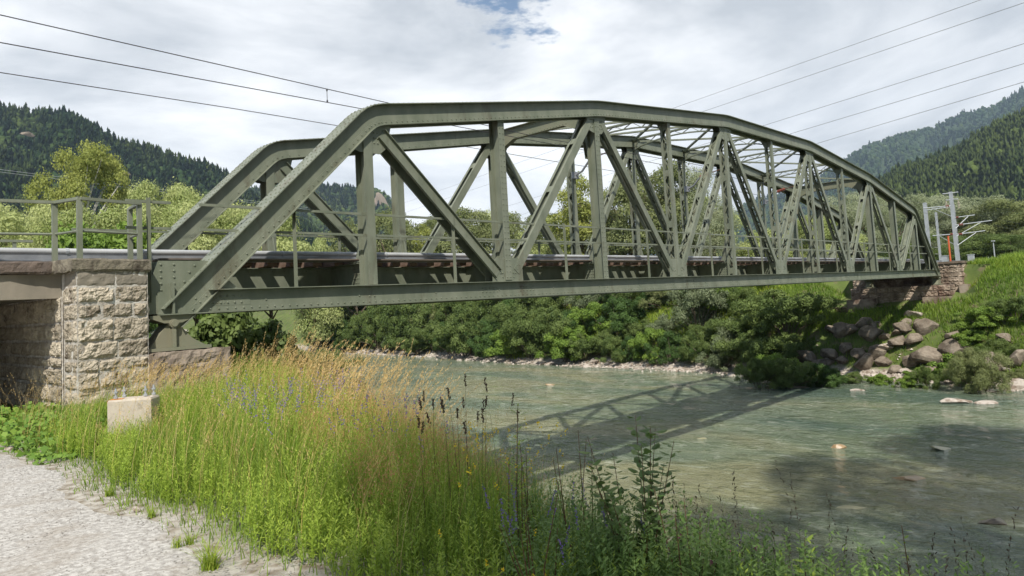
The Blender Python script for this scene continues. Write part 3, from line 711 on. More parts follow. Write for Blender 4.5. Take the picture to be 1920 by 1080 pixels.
# lintel slab over the underpass
mb = MB(); mb.box(-8.6, -1.725, .46, .95, .42, .80); mb.box(-8.6, -1.725, .95, 6.0, .42, .98); mb.box(-8.6, -1.725, .44, .458, .385, .44)
P_(mb.build('underpass_lintel', M['lintel'], ab))
for bx in ((-1.75, -.52, 1.2, 6.0, -2.6, .97), (-1.752, -1.735, .37, 1.19, -2.6, .41), (-14, -8.2, .5, 6., -2.6, .95), (-8.19, -1.76, 5.7, 6.0, -2.6, .41)):  # last box: unseen end wall, added to keep light out of the underpass
    mb = MB(); mb.box(*bx); P_(mb.build('core_and_light_stop', M['mortar'], ab))
mb = MB(); courses(mb, (-1.765, 5.69), (-1.765, .36), .415, [.46, .31, .28, .18, .31, .31, .2, .3, .3], rng, .38, .8, .05)
P_(mb.build('underpass_stones', M['stone'], ab)); mb = MB()
courses(mb, (-8.2, .5), (-8.2, 6.0), .415, [.46, .31, .28, .18, .31, .31, .2, .3], rng, .38, .8, .05)
P_(mb.build('underpass_stones', M['stone'], ab))
mb = MB(); courses(mb, (-.515, 1.2), (-.515, 6.0), .9, [.4, .4, .4, .4, .4, .4], rng, .5, .9, .04); mb.box(-.50, .95, .95, 5.9, -3.4, -.72); courses(mb, (.955, .95), (.955, 5.9), -.74, [.4, .4, .4, .4, .4], rng, .5, .9, .05)
P_(mb.build('seat_wall', M['coping'], ab))
M['seatstone'] = mat('seat_stone', (.20, .16, .125), .9, .15, var=(.30, .25, .20), vscale=2.5, var2=(.10, .08, .065), v2scale=4, v2lo=.5, v2hi=.7, bump=.6, bscale=14)
for y0 in (-.30, 4.5):
    mb = MB(); b = [(-.50, y0), (.96, y0), (.96, y0 + 1.15), (-.50, y0 + 1.15)]
    mb.box(-.5, .90, y0 + .03, y0 + 1.12, -2.6, -.69)
    rough_block(mb, (-.5, y0 + .03, -2.0), (1, 0, 0), (0, 0, 1), (0, -1, 0), 1.42, 1.33, .05, rng, 26, 22); rough_block(mb, (.90, y0 + .03, -2.0), (0, 1, 0), (0, 0, 1), (1, 0, 0), 1.1, 1.33, .05, rng, 20, 22)
    rough_block(mb, (-.5, y0 + .03, -.69), (1, 0, 0), (0, 1, 0), (0, 0, 1), 1.4, 1.09, .02, rng, 20, 16)
    P_(mb.build('bearing_block', M['seatstone'], ab))

# railing on the coping
rl = empty('abutment_railing', (-1.1, .3, 1.02)); tag(rl, 'olive steel railing with two bars standing on the coping of the left stone abutment', 'railing')
def Q_(o): o.location = (1.1, -.3, -1.02); return o
pts = [(-9.0, .9), (-4.2, .78), (-1.83, .42), (-1.62, -.20), (-.58, .02), (-.50, .72)]
for i, (x, y) in enumerate(pts[1:] + [(-3.0, .60), (-6.5, .85)]):
    mb = MB(); mb.box(x - .04, x + .04, y - .008, y + .004, 1.0, 2.06); mb.box(x - .04, x - .03, y + .004, y + .06, 1.0, 2.06)
    Q_(mb.build('railing_post', M['steel'], rl))
for (p, q) in zip(pts[:-1], pts[1:]):
    mb = MB(); mb.bar((*p, 2.055), (*q, 2.055), .07, .05); Q_(mb.build('top_rail', M['steel'], rl))
    mb = MB(); mb.tube([(p[0], p[1] + .03, 1.50), (q[0], q[1] + .03, 1.50)], .022, 8); Q_(mb.build('middle_rail', M['steel'], rl))
rl2 = empty('abutment_railing', (-6, 6.2, 1.)); tag(rl2, 'low dark steel railing on the far side of the track left of the bridge', 'railing')
for i in range(9):
    mb = MB(); mb.box(-8 + i * 1.6, -7.93 + i * 1.6, 0, .06, -.1, .98); mb.build('railing_post', M['steel'], rl2)
for z in (.95, .5):
    mb = MB(); mb.box(-14, 5.2, -.02, .06, z - .03, z + .03); mb.build('rail_bar', M['steel'], rl2)

# concrete footing with bolts
c0 = at(252, 9.7, -1.5)
fb = empty('concrete_footing', (c0[0], c0[1], -2.07), R_(-38)); tag(fb, 'pale concrete footing block with four upright anchor bolts standing in the grass', 'footing')
mb = MB(); k = 0
for z, j in ((0, 0), (.95, .0), (.975, -.012)):
    for (x, y) in ((-.27, -.17), (.27, -.17), (.27, .17), (-.27, .17)): mb.v.append((x + (j if x < 0 else -j) * -1, y + (j if y < 0 else -j) * -1, z))
for r in (0, 4):
    for i in range(4): mb.f.append((r + i, r + (i + 1) % 4, r + 4 + (i + 1) % 4, r + 4 + i))
mb.f.append((8, 9, 10, 11)); mb.build('block', M['concrete'], fb)
mb = MB(); mb.box(-.255, -.10, -.16, -.03, .9755, .979); mb.box(-.274, -.271, -.165, .0, .93, .972); mb.build('lichen_patch', M['lichen'], fb)
for x, y in ((-.19, -.10), (-.16, .11), (.14, .02), (.22, .10)):
    mb = MB(); mb.tube([(x, y, .97), (x, y, 1.11)], .013, 8); mb.tube([(x, y, .985), (x, y, 1.01)], .026, 6); mb.tube([(x, y, 1.055), (x, y, 1.075)], .026, 6); mb.tube([(x, y, 1.11), (x, y, 1.118)], .009, 6)
    mb.build('anchor_bolt', M['galv'], fb)

# right abutment
ra = empty('bridge_abutment', (56, 2.5, -2)); tag(ra, 'brown stone abutment under the far right end of the bridge, half in shade', 'abutment')
def S_(o): o.location = (-56, -2.5, 2); return o
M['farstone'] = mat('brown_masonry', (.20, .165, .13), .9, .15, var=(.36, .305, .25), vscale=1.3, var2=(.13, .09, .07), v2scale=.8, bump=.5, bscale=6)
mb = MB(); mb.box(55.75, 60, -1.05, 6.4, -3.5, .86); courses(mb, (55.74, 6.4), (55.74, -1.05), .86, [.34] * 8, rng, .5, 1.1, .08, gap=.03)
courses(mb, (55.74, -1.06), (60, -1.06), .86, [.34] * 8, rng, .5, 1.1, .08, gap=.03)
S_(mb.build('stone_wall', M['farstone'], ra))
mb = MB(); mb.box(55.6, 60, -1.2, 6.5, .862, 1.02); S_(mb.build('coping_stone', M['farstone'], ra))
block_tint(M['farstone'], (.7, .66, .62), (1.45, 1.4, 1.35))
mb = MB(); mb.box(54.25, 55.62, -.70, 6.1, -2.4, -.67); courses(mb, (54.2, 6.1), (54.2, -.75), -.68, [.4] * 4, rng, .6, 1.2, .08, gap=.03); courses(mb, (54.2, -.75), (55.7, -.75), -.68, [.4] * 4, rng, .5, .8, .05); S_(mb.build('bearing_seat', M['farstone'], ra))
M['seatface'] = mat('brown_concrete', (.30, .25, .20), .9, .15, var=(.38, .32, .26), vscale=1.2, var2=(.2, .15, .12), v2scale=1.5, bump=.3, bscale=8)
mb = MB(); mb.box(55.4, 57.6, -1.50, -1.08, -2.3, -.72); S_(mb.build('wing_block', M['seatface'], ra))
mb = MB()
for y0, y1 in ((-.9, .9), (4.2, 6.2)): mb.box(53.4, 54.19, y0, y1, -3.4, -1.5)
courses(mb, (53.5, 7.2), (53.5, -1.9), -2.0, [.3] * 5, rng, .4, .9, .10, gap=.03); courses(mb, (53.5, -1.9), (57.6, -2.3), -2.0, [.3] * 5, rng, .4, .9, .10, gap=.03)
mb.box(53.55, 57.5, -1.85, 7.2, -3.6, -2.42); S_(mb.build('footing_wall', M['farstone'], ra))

# ------------------------------------------------------------------ rocks
def rock_mesh(name, m, seed, flat=.7, rough=.22, sub=3):
    import bmesh
    bm = bmesh.new(); bmesh.ops.create_icosphere(bm, subdivisions=sub, radius=1)
    r = np.random.default_rng(seed); off = r.uniform(0, 50, 3); pl = r.normal(size=(11, 3)); pl /= np.linalg.norm(pl, axis=1)[:, None]; dd = r.uniform(.42, .72, 11)
    for v in bm.verts:
        p = np.array(v.co)
        for a, d in zip(pl, dd):
            q = p @ a
            if q > d: p = p - a * (q - d) * .96
        s = 1 + rough * (fbm(p[0] * 2.3 + off[0] + p[2], p[1] * 2.3 + off[1] - p[2] * .7, seed, 3) - .5)
        v.co = Vector((p[0] * s, p[1] * s * .85, p[2] * s * flat))
    me = bpy.data.meshes.new(name); bm.to_mesh(me); bm.free(); me.materials.append(m); me.polygons.foreach_set('use_smooth', [sub > 3] * len(me.polygons)); return me
BR = [rock_mesh('boulder', M['boulder'], 10 + i, .85, .22) for i in range(6)]
PR = [rock_mesh('river_rock', M['palerock'], 30 + i, .55, .25) for i in range(4)]
def put(name, me, loc, s, rz, label, cat, group=None):
    o = bpy.data.objects.new(name, me); COL.objects.link(o); o.location = loc; o.scale = (s, s, s) if not hasattr(s, '__len__') else s
    o.rotation_euler = (rz * .3 % .5 - .25, (rz * .7) % .4 - .2, rz); return tag(o, label, cat, group)
rr = random.Random(3)
for j, (zlev, xo, s0) in enumerate(((-6.35, 1.1, .80), (-5.6, 1.75, .86), (-4.8, 2.3, .80), (-4.1, 2.9, .76), (-3.5, 3.6, .62))):
    y = -8.5 + j * 1.1 + rr.random()
    while y < 6.5 + (2 if j < 2 else 0):
        s = s0 * rr.uniform(.5, 1.3)
        xs = float(np.interp(y, YS, XS)) + xo + rr.uniform(-.4, .4) + (.9 if y < -3 else 0); z = float(H(xs, y)) + s * .2
        if not (rr.random() < (.62 if y < -2.2 else .12)): put('boulder', rr.choice(BR), (xs, y, z), (s * .95, s * 1.3, s * 1.0), rr.uniform(-.4, .4) + (3.14 if rr.random() < .5 else 0), 'brown angular boulder piled in the bank armour below the far end of the bridge', 'boulder', 'boulders armouring the far bank')
        y += s * 1.75
for (pxx, d, s, lb) in ((1600, 46.2, .55, 'pale rounded rock in the shallows just off the far bank, beside a larger dark one'), ):
    pass
def wp(px, py):
    d = CF + CR * ((px - 960) / FPX) - CU * ((py - CYP) / FPX); t = (WZ - CC[2]) / d[2]; return CC + d * t
for (px, py, s, me, lb) in (
    (1608, 733, (.6, .5, .6), PR[0], 'pale rounded rock in the shallows just off the boulder bank'),
    (1787, 754, (.95, .6, .55), PR[1], 'large pinkish rock breaking the water towards the right edge of the river'),
    (1855, 755, (.8, .45, .28), PR[2], 'low flat tan rock in the water at the right edge beyond the large pinkish rock'),
    (1570, 838, (.42, .3, .28), rock_mesh('river_rock', M['wetrock'], 51, .6), 'small orange wet rock alone in mid river'),
    (1706, 897, (.75, .45, .30), rock_mesh('river_rock', M['wetrock'], 52, .6), 'long orange brown rock awash in the lower right of the river'),
    (1600, 953, (.55, .4, .20), rock_mesh('river_rock', M['greenrock'], 53, .6), 'flat yellowish rock just under the surface in the lower river'),
    (1862, 978, (.50, .38, .30), rock_mesh('river_rock', M['darkrock'], 54, .6), 'dark wet rock with a ripple around it at the lower right'),
    (1455, 1010, (.45, .36, .18), rock_mesh('river_rock', M['greenrock'], 55, .6), 'ochre submerged rock nearest the right hand seed stalks'),
    (1775, 840, (.7, .4, .16), rock_mesh('river_rock', M['greenrock'], 56, .6), 'pale submerged rock barely breaking the surface right of mid river'),
    (1318, 822, (.6, .35, .14), rock_mesh('river_rock', M['greenrock'], 57, .6), 'flat pale rock at the edge of the bridge shadow on the water'),
    (1035, 722, (.8, .5, .16), rock_mesh('river_rock', M['wetrock'], 58, .6), 'low tan rock awash in the sunlit water beyond the bridge shadow'),
    (1465, 722, (1.3, .5, .28), rock_mesh('river_rock', M['darkrock'], 59, .6), 'dark rock with white water at the edge of the bridge shadow by the far bank'),
    (1505, 726, (.9, .5, .22), rock_mesh('river_rock', M['darkrock'], 60, .6), 'dark low rock in the riffle right of the other dark rock under the bridge')):
    q = wp(px, py); put('river_rock', me, (q[0], q[1], WZ - .03), s, R_(-45) + rr.uniform(-.2, .2), lb, 'rock')
for i in range(46):
    y = rr.choice([rr.uniform(-10, 3), rr.uniform(10, 60), rr.uniform(-10, 30)]); xs = float(np.interp(y, YS, XS)) + rr.uniform(-1.6, .9); s = rr.uniform(.18, .5) * (1 + max(0, y) * .008)
    put('shore_stone', rr.choice(PR), (xs, y, max(WZ - .05, float(H(xs, y))) + s * .1), (s * 1.2, s, s * .9), rr.uniform(0, 6), 'pale stone lying along the waterline of the far bank', 'stone', 'stones along the far waterline')
for (px, py, sx, lb) in ((1655, 706, .75, 'pale flat slab lying at the waterline below the boulders'), (1690, 712, .5, 'pale angular stone right of the flat slab at the waterline'), (1715, 700, .8, 'grey slab on the shore between the boulders and the willow bush'),
        (1800, 716, .7, 'long whitish slab at the water left of the willow bush foot'), (1835, 722, .45, 'whitish stone in front of the willow bush'), (1900, 655, 1.3, 'big pale boulder at the right edge above the willow bush'), (1912, 690, 1.0, 'pale boulder at the right edge beside the willow bush'), (1880, 722, .5, 'pale stone at the waterline near the right edge')):
    q = wp(px, py) if py > 695 else at(px, 41.5, -5.0); put('shore_boulder', PR[int(px) % 4], (q[0] + (1.0 if py > 695 else 0), q[1], max(WZ, float(H(q[0] + (1. if py > 695 else 0), q[1]))) + .1), (sx * .8, sx, sx * .8), px * .1, lb, 'boulder')
# cobbles along the shore (one mass)
def scatter_rocks(name, pts, sizes, m, seed, label, cat):
    r = np.random.default_rng(seed); base = np.array([[1, 0, 0], [.3, .9, 0], [-.8, .5, 0], [-.7, -.6, 0], [.4, -.9, 0], [.1, .1, .75], [0, 0, -.5]]); ff = np.array([[0, 1, 5], [1, 2, 5], [2, 3, 5], [3, 4, 5], [4, 0, 5]])
    n = len(pts); a = r.uniform(0, 6.28, n); ca, sa = np.cos(a), np.sin(a)
    B = base[None] * (1 + r.uniform(-.25, .25, (n, 7, 1))) * sizes[:, None, None]
    X = B[..., 0] * ca[:, None] - B[..., 1] * sa[:, None]; Y = (B[..., 0] * sa[:, None] + B[..., 1] * ca[:, None]) * .8
    V = np.stack([X, Y, B[..., 2]], -1) + pts[:, None, :]; F = (ff[None] + (np.arange(n) * 7)[:, None, None]).reshape(-1, 3)
    return tag(fast_mesh(name, V.reshape(-1, 3), F, m), label, cat, kind='stuff')
r = np.random.default_rng(8); yy = np.concatenate([r.uniform(-14, 4, 1500), r.uniform(-14, 30, 1500), r.uniform(30, 100, 900)]); xx = np.interp(yy, YS, XS) + r.normal(.2, .7, len(yy))
scatter_rocks('shore_cobbles', np.stack([xx, yy, np.maximum(H(xx, yy), WZ - .03)], -1), r.uniform(.05, .17, len(yy)) * (1 + np.clip(yy, 0, 99) * .012), M['palerock'], 1, 'pale cobbles strewn along the waterline of the far bank', 'cobbles')
n = 9000; yy = r.uniform(-12.6, -2, n); xx = -2.75 - r.exponential(1.3, n); yy2 = yy
scatter_rocks('loose_gravel', np.stack([xx, yy, H(xx, yy) + .012], -1), r.uniform(.003, .010, n), M['pebble'], 2, 'loose pale gravel stones on the path', 'gravel')
for (px, py, s) in ((256, 957, .045), (40, 838, .09), (60, 832, .07), (22, 843, .08)):
    d = CF + CR * ((px - 960) / FPX) - CU * ((py - CYP) / FPX); q = CC + d * ((-1.64 - CC[2]) / d[2])
    put('stone', PR[1], (q[0], q[1], -1.63), (s, s, s), px, 'grey stone on the path edge beside the grass' if px == 256 else 'pale stone in the small heap at the underpass mouth', 'stone', None if px == 256 else 'stones heaped at the underpass mouth')

# ------------------------------------------------------------------ masts, lamp, poles
def mast(loc, h, r, label, arms=(), col='galv', lattice=False):
    t = empty('catenary_mast', loc); tag(t, label, 'mast')
    mb = MB(); mb.box(-r, -r + .02, -r, r, 0, h); mb.box(r - .02, r, -r, r, 0, h); mb.box(-r + .021, r - .021, -.012, .012, 0, h); mb.build('pole', M[col], t)
    for (z, dx, dy, z2, kd) in arms:
        mb = MB(); mb.tube([(0, 0, z), (dx, dy, z2)], .04, 8); mb.build('cross_arm', M[col], t)
        if kd:
            mb = MB(); mb.tube([(dx * .25, dy * .25, z + .0), (dx * .25, dy * .25, z - .05)], .03, 6); mb.tube([(0, 0, z - 1.0), (dx * .7, dy * .7, z + (z2 - z) * .7 - .05)], .028, 6); mb.build('arm_brace', M[col], t)
            mb = MB()
            for i in range(4): mb.tube([(dx * (.12 + .03 * i), dy * (.12 + .03 * i), z + (z2 - z) * .12), (dx * (.135 + .03 * i), dy * (.135 + .03 * i), z + (z2 - z) * .135)], .09, 10)
            mb.build('insulator', M['red'], t)
    return t
E1 = np.array([.72, -.69])     # direction to the right in the picture
def arm(z, l, z2=None, k=0): return (z, E1[0] * l, E1[1] * l, z2 if z2 is not None else z, k)
t = mast((65.7, 1.0, .9), 6.25, .13, 'tall pale grey catenary mast with several cross arms beyond the right end of the bridge', [arm(6.15, -.75, 6.1), arm(6.15, .65, 6.2), arm(5.55, -.5, 5.55), arm(5.6, .6, 5.6), arm(5.05, -2.6, 4.95, 1), arm(4.0, 1.9, 4.15, 1), arm(3.35, 3.4, 3.6, 1), arm(2.55, 2.7, 2.75, 1), arm(2.6, -2.0, 2.55, 1)])
for l in (-.5, .6):
    mb = MB(); q = E1 * l
    mb.tube([(q[0], q[1], 5.5), (q[0], q[1], 4.75)], .03, 6)
    for i in range(4): mb.tube([(q[0], q[1], 5.3 - i * .14), (q[0], q[1], 5.25 - i * .14)], .10, 10)
    mb.build('insulator', M['concrete'], t)
mast((66.6, 1.1, .9), 5.2, .10, 'second slimmer grey pole standing directly behind the tall catenary mast')
mast((69.2, 3.9, .9), 5.9, .14, 'grey catenary mast half hidden behind the right end post of the bridge', [arm(5.2, 2.4, 5.4)])
mast((70.2, 3.3, .9), 5.0, .09, 'short thin grey mast between the bridge end post and the tall mast')
t = empty('marker_pole', (64.4, 1.25, .9)); tag(t, 'orange red marker pole beside the tall catenary mast', 'pole')
M['orange'] = mat('orange_paint', (.55, .11, .04), .5, .4)
mb = MB(); mb.tube([(0, 0, 0), (0, 0, 2.35)], .07, 10); mb.tube([(0, 0, 2.35), (0, 0, 2.42)], .09, 10); mb.build('pole', M['orange'], t)
for i, (x, y, w_) in enumerate(((64.6, 1.7, .7), (66.8, .2, .6))):
    t = empty('switch_cabinet', (x, y, .9)); tag(t, ('grey cabinet left of the orange marker pole', 'grey cabinet right of the tall catenary mast')[i], 'cabinet')
    mb = MB(); mb.box(-w_ / 2, w_ / 2, -.2, .2, 0, .75); mb.build('body', M['galv'], t); mb = MB(); mb.box(-w_ / 2 - .03, w_ / 2 + .03, -.24, .24, .753, .80); mb.build('lid', M['galv'], t)
t = empty('street_lamp', (83.2, 1.3, .8)); tag(t, 'slim grey street lamp on the grass hill at the right edge', 'lamp')
mb = MB(); mb.tube([(0, 0, 0), (0, 0, 2.45)], [.07, .05], 8); mb.build('pole', M['galv'], t); mb = MB(); mb.box(-.35, .35, -.12, .12, 2.45, 2.56); mb.build('lamp_head', M['galv'], t)
mb = MB()
t = empty('wire_fence', (58.5, 7.5, .9)); tag(t, 'low steel railing beyond the right end of the bridge', 'railing')
for z in (.55, 1.05): mb = MB(); mb.box(-1, 9, -6.6 + 6, -6.54 + 6, z - .03, z + .03); mb.build('rail_bar', M['steel'], t)
for i in range(6): mb = MB(); mb.box(-1 + 1.9 * i, -.94 + 1.9 * i, -.6, -.54, 0, 1.05); mb.build('railing_post', M['steel'], t)
t = empty('picket_fence', (92, 3.5, .6)); tag(t, 'short pale upright fence at the far right behind the lamp', 'fence')
mb = MB(); mb.box(0, 4.2, -.02, .02, 1.0, 1.08); mb.box(0, 4.2, -.02, .02, .2, .28)
for i in range(12): mb.box(.03 + i * .36, .10 + i * .36, -.04, -.021, 0, 1.3)
mb.build('pickets', M['galv'], t); t.rotation_euler.z = R_(-44)
# house roof glimpsed at the right edge
t = empty('house', (150, 5.0, -2.2)); tag(t, 'white gabled house partly hidden behind bushy trees at the right edge', 'house'); t.rotation_euler.z = R_(25)
M['plaster'] = mat('white_plaster', (.62, .6, .56), .9, .1, var=(.55, .53, .5), vscale=1); M['rooft'] = mat('grey_roof', (.45, .46, .48), .7, .2, var=(.38, .38, .4), vscale=2)
mb = MB(); mb.box(-5, 5, -4, 4, 0, 5); mb.prism([(-5, 5.003), (5, 5.003), (0, 8)], -3.98, 3.98); mb.build('wall', M['plaster'], t)
mb = MB(); mb.prism([(-5.6, 4.75), (-5.5, 5.0), (0, 8.25), (5.5, 5.0), (5.6, 4.75), (0, 8.02)][::-1], -4.5, 4.5); mb.build('roof', M['rooft'], t)
for x in (-3, 0, 3): mb = MB(); mb.box(x - .6, x + .6, -4.05, -3.9, 2.2, 3.6); mb.build('window', M['rail'], t)

# ------------------------------------------------------------------ cables
M['cable'] = mat('dark_cable', (.05, .05, .055), .6, .3); M['cable2'] = mat('grey_cable', (.22, .23, .25), .5, .3)
def cable(name, pts, r, label, group=None, m='cable', cat='cable'):
    mb = MB(); mb.tube(pts, r, 5); o = mb.build(name, M[m]); return tag(o, label, cat, group)
def sag(p, q, s, n=24): p = np.array(p, float); q = np.array(q, float); return [p + (q - p) * t - np.array([0, 0, 4 * s * t * (1 - t)]) for t in np.linspace(0, 1, n)]
cable('contact_wire', [(-40, 2.64, 5.45), (5, 2.64, 5.48), (55, 2.64, 5.4), (110, 2.64, 5.4)], .012, 'lower black overhead wire of the pair joined by a short dropper')
cable('catenary_wire', [(-40, 2.64, 6.2), (-2.2, 2.64, 6.03), (7, 2.64, 5.80), (13.8, 2.64, 5.62), (25, 2.64, 5.75), (40, 2.64, 5.7), (60, 2.64, 6.2), (110, 2.64, 6.3)], .012, 'upper black overhead wire of the pair joined by a short dropper')
cable('feeder_wire', [(-40, 5.7, 5.6), (4, 5.7, 5.82), (60, 5.9, 5.6), (110, 6, 5.6)], .012, 'lowest of the three black wires at upper left, passing behind the end post')
t = empty('wire_dropper', (5.15, 2.64, 5.48)); tag(t, 'short vertical dropper joining the two wires left of the end post', 'dropper')
mb = MB(); mb.tube([(0, 0, 0), (0, 0, .37)], .008, 6); mb.build('rod', M['cable'], t)
for z in (.02, .33): mb = MB(); mb.tube([(0, 0, z - .02), (0, 0, z + .04)], .022, 8); mb.build('clamp', M['cable'], t)
for i, (k, hh) in enumerate(((4, 5.0), (6, 5.1), (8, 5.0))):
    x = k * A; y = WB + .05; t = empty('wire_support', (x, y, hh)); tag(t, ('bracket arm with brown insulator on the far truss, leftmost of the three wire arms', 'middle of the three wire arms with brown insulators on the far truss', 'rightmost of the three wire arms with brown insulators on the far truss')[i], 'wire arm')
    mb = MB(); mb.tube([(0, 0, 0), (0, -.35, .12), (0, -.75, .5)], .045, 8); mb.box(-.16, .16, -.04, .10, -.14, .14); mb.build('bracket', M['rail'], t)
    mb = MB(); mb.tube([(0, -.75, .5), (0, -1.25, .62)], .05, 10)
    for j in range(5): mb.tube([(0, -.8 - j * .09, .512 + j * .022), (0, -.83 - j * .09, .52 + j * .022)], .095, 12)
    mb.build('insulator', M['red'], t); mb = MB(); mb.tube([(0, -1.25, .62), (0, -2.0, .72)], .025, 8); mb.build('arm_rod', M['rusty'], t)
for i, (p, q, lb) in enumerate((((2150, -110, 80), (700, 401, 420), 'topmost thin power cable crossing the sky at upper right'), ((2100, -56, 80), (720, 412, 420), 'second power cable from the top in the sky at upper right'),
        ((2100, 25, 80), (820, 428, 420), 'third power cable from the top above the right half of the bridge'), ((2100, 65, 80), (860, 438, 420), 'fourth power cable from the top above the right half of the bridge'),
        ((2100, 100, 80), (930, 448, 420), 'lowest power cable meeting the wooded ridge at the right edge'))):
    a = at3(*p); b = at3(*q); cable('power_cable', [a + (b - a) * t for t in np.linspace(0, 1, 20)], .035, lb, 'power cables over the bridge', 'cable2')
for i, (dy, lb) in enumerate(((0, 'upper of two pale wires in front of the wooded hill at left'), (5, 'lower of two pale wires in front of the wooded hill at left'))):
    a = at3(-120, 303 + dy, 60); b = at3(760, 412 + dy * .6, 190); cable('overhead_wire', [a + (b - a) * t for t in np.linspace(0, 1, 12)], .022, lb, 'pale wires before the hill', 'galv')

# ------------------------------------------------------------------ trees and bushes
def leaf_quads(P, Nn, size, rng, asp=.5, droop=0.):
    """a small folded leaf (two triangles as one quad) at each point"""
    n = len(P); a = rng.normal(size=(n, 3)); a -= (a * Nn).sum(1)[:, None] * Nn * .6; a[:, 2] -= droop; a /= np.linalg.norm(a, axis=1)[:, None] + 1e-9
    b = np.cross(a, Nn + rng.normal(size=(n, 3)) * .5); b /= np.linalg.norm(b, axis=1)[:, None] + 1e-9
    s = (size * rng.uniform(.6, 1.3, n))[:, None]
    V = np.stack([P - a * s * .5, P + b * s * asp * .5, P + a * s * .5, P - b * s * asp * .5], 1)
    V[:, 1] += Nn * s * .12; V[:, 3] += Nn * s * .12
    return V.reshape(-1, 3), np.arange(4 * n).reshape(-1, 4)
def crown(rng, n, clumps, size, asp=.5, droop=0., shell=.55, drift=.25):
    """clumps: list of (x,y,z,rx,ry,rz,weight)"""
    Cc = np.array(clumps); wt = Cc[:, 6] * (Cc[:, 3] * Cc[:, 5]); idx = rng.choice(len(Cc), n, p=wt / wt.sum())
    d = rng.normal(size=(n, 3)); d /= np.linalg.norm(d, axis=1)[:, None]; d[:, 2] = np.where(d[:, 2] < -.35, -d[:, 2], d[:, 2])
    rr_ = shell + (1 - shell) * rng.random(n) ** .6; rr_ *= 1 + rng.normal(size=n) * .09
    lump = 1 + .32 * (fbm(d[:, 0] * 3.1 + idx * 7.3, d[:, 1] * 3.1 + d[:, 2] * 2.3, 4, 3) - .5) * 2
    P = Cc[idx, :3] + d * Cc[idx, 3:6] * (rr_ * lump)[:, None]
    V, F = leaf_quads(P, d, size, rng, asp, droop)
    tc_ = rng.uniform(0, 1, len(Cc)); tint = tc_[idx] * .55 + rng.uniform(0, .45, n)
    return V, F, tint
def clump_set(rng, kind):
    cl = []
    if kind == 'bush':
        for i in range(52):
            a = rng.uniform(0, 6.28); r_ = rng.uniform(0, .85) ** .8; z = .12 + rng.random() ** .8 * .85 * (1 - r_ * .5); s = rng.uniform(.07, .24)
            cl.append((math.cos(a) * r_, math.sin(a) * r_, z, s, s, s * .8, 1))
    elif kind == 'round':
        for i in range(46):
            a = rng.uniform(0, 6.28); z = rng.uniform(.22, .95); r_ = (.46 * math.sin(math.pi * min(.98, (z - .08) * .98)) ** .7) * rng.uniform(.25, 1); s = rng.uniform(.09, .17)
            cl.append((math.cos(a) * r_, math.sin(a) * r_, z, s, s, s * .85, 1))
    elif kind == 'tall':
        for i in range(46):
            a = rng.uniform(0, 6.28); z = rng.uniform(.12, .95); r_ = .26 * math.sin(math.pi * min(.96, z * .93)) ** .6 * rng.uniform(.2, 1); s = rng.uniform(.05, .11)
            cl.append((math.cos(a) * r_, math.sin(a) * r_, z, s, s, s * 1.2, 1))
    elif kind == 'birch':
        for i in range(60):
            a = rng.uniform(0, 6.28); z = rng.uniform(.2, .97); r_ = .42 * math.sin(math.pi * min(.95, z * .9)) ** .7 * rng.uniform(.3, 1); s = rng.uniform(.05, .10)
            cl.append((math.cos(a) * r_, math.sin(a) * r_, z, s, s, s * 1.15, 1))
    return cl
PROTO = {}
def limbs(rng, kind, cl):
    mb = MB()
    if kind == 'bush':
        for i in range(14):
            c = cl[i]; mb.tube([(c[0] * .1, c[1] * .1, -.06), (c[0] * .4, c[1] * .4, c[2] * .5), (c[0], c[1], c[2])], [.016, .011, .004], 5)
    else:
        lean = rng.uniform(-.04, .04, 2); h = .86; k = .022 if kind != 'tall' else .016
        tr = [(0, 0, -.05), (lean[0] * .5, lean[1] * .3, .2), (lean[0], lean[1], .5), (lean[0] * 1.3, 0, h)]
        mb.tube(tr, [k, k * .8, k * .5, k * .15], 8)
        for c in cl[:26 if kind == 'birch' else 18]:
            z0 = max(.1, c[2] * .62 - .05); mb.tube([(lean[0] * z0 * 1.5, lean[1] * z0, z0), (c[0] * .5, c[1] * .5, (z0 + c[2]) * .52), (c[0], c[1], c[2])], [k * .42, k * .28, k * .08], 5)
    return mb
def proto(key, kind, m, n, size, seed, asp=.5, droop=0., bark='bark', shell=.55):
    rng = np.random.default_rng(seed); cl = clump_set(rng, kind); V, F, t = crown(rng, n, cl, size, asp, droop, shell)
    e_ = empty(kind, (0, 0, -500)); fast_mesh('foliage' if kind == 'bush' else 'crown', V, F, M[m], t, e_); limbs(rng, kind, cl).build('stem' if kind == 'bush' else 'trunk', M[bark], e_)
    PROTO[key] = e_
for i, (mm_, sz) in enumerate((('leaf_mid', .055), ('leaf_dark', .05), ('leaf_bright', .06), ('leaf_olive', .05), ('leaf_mid', .045), ('leaf_greysilver', .045))):
    proto('bush%d' % i, 'bush', mm_, 19000, sz * .9, 100 + i, .5, shell=.35)
proto('lush', 'bush', 'leaf_bright', 9000, .07, 120, .75); proto('ivy', 'bush', 'leaf_mid', 9000, .075, 121, .8)
proto('willowbush', 'bush', 'leaf_olive', 24000, .075, 122, .14)
proto('round0', 'round', 'leaf_lime', 26000, .022, 130, .6); proto('round1', 'round', 'leaf_lime', 26000, .020, 131, .6)
proto('round2', 'round', 'leaf_olive', 24000, .022, 132, .6); proto('round3', 'round', 'leaf_silver', 26000, .020, 133, .4); proto('round4', 'round', 'leaf_mid', 24000, .022, 134, .6)
proto('tall0', 'tall', 'leaf_lime', 16000, .022, 140, .5); proto('tall1', 'tall', 'leaf_birch', 18000, .020, 141, .5, .4)
proto('birch', 'birch', 'leaf_birch', 34000, .016, 150, .6, .6, 'birchbark', .35)
USED = set()
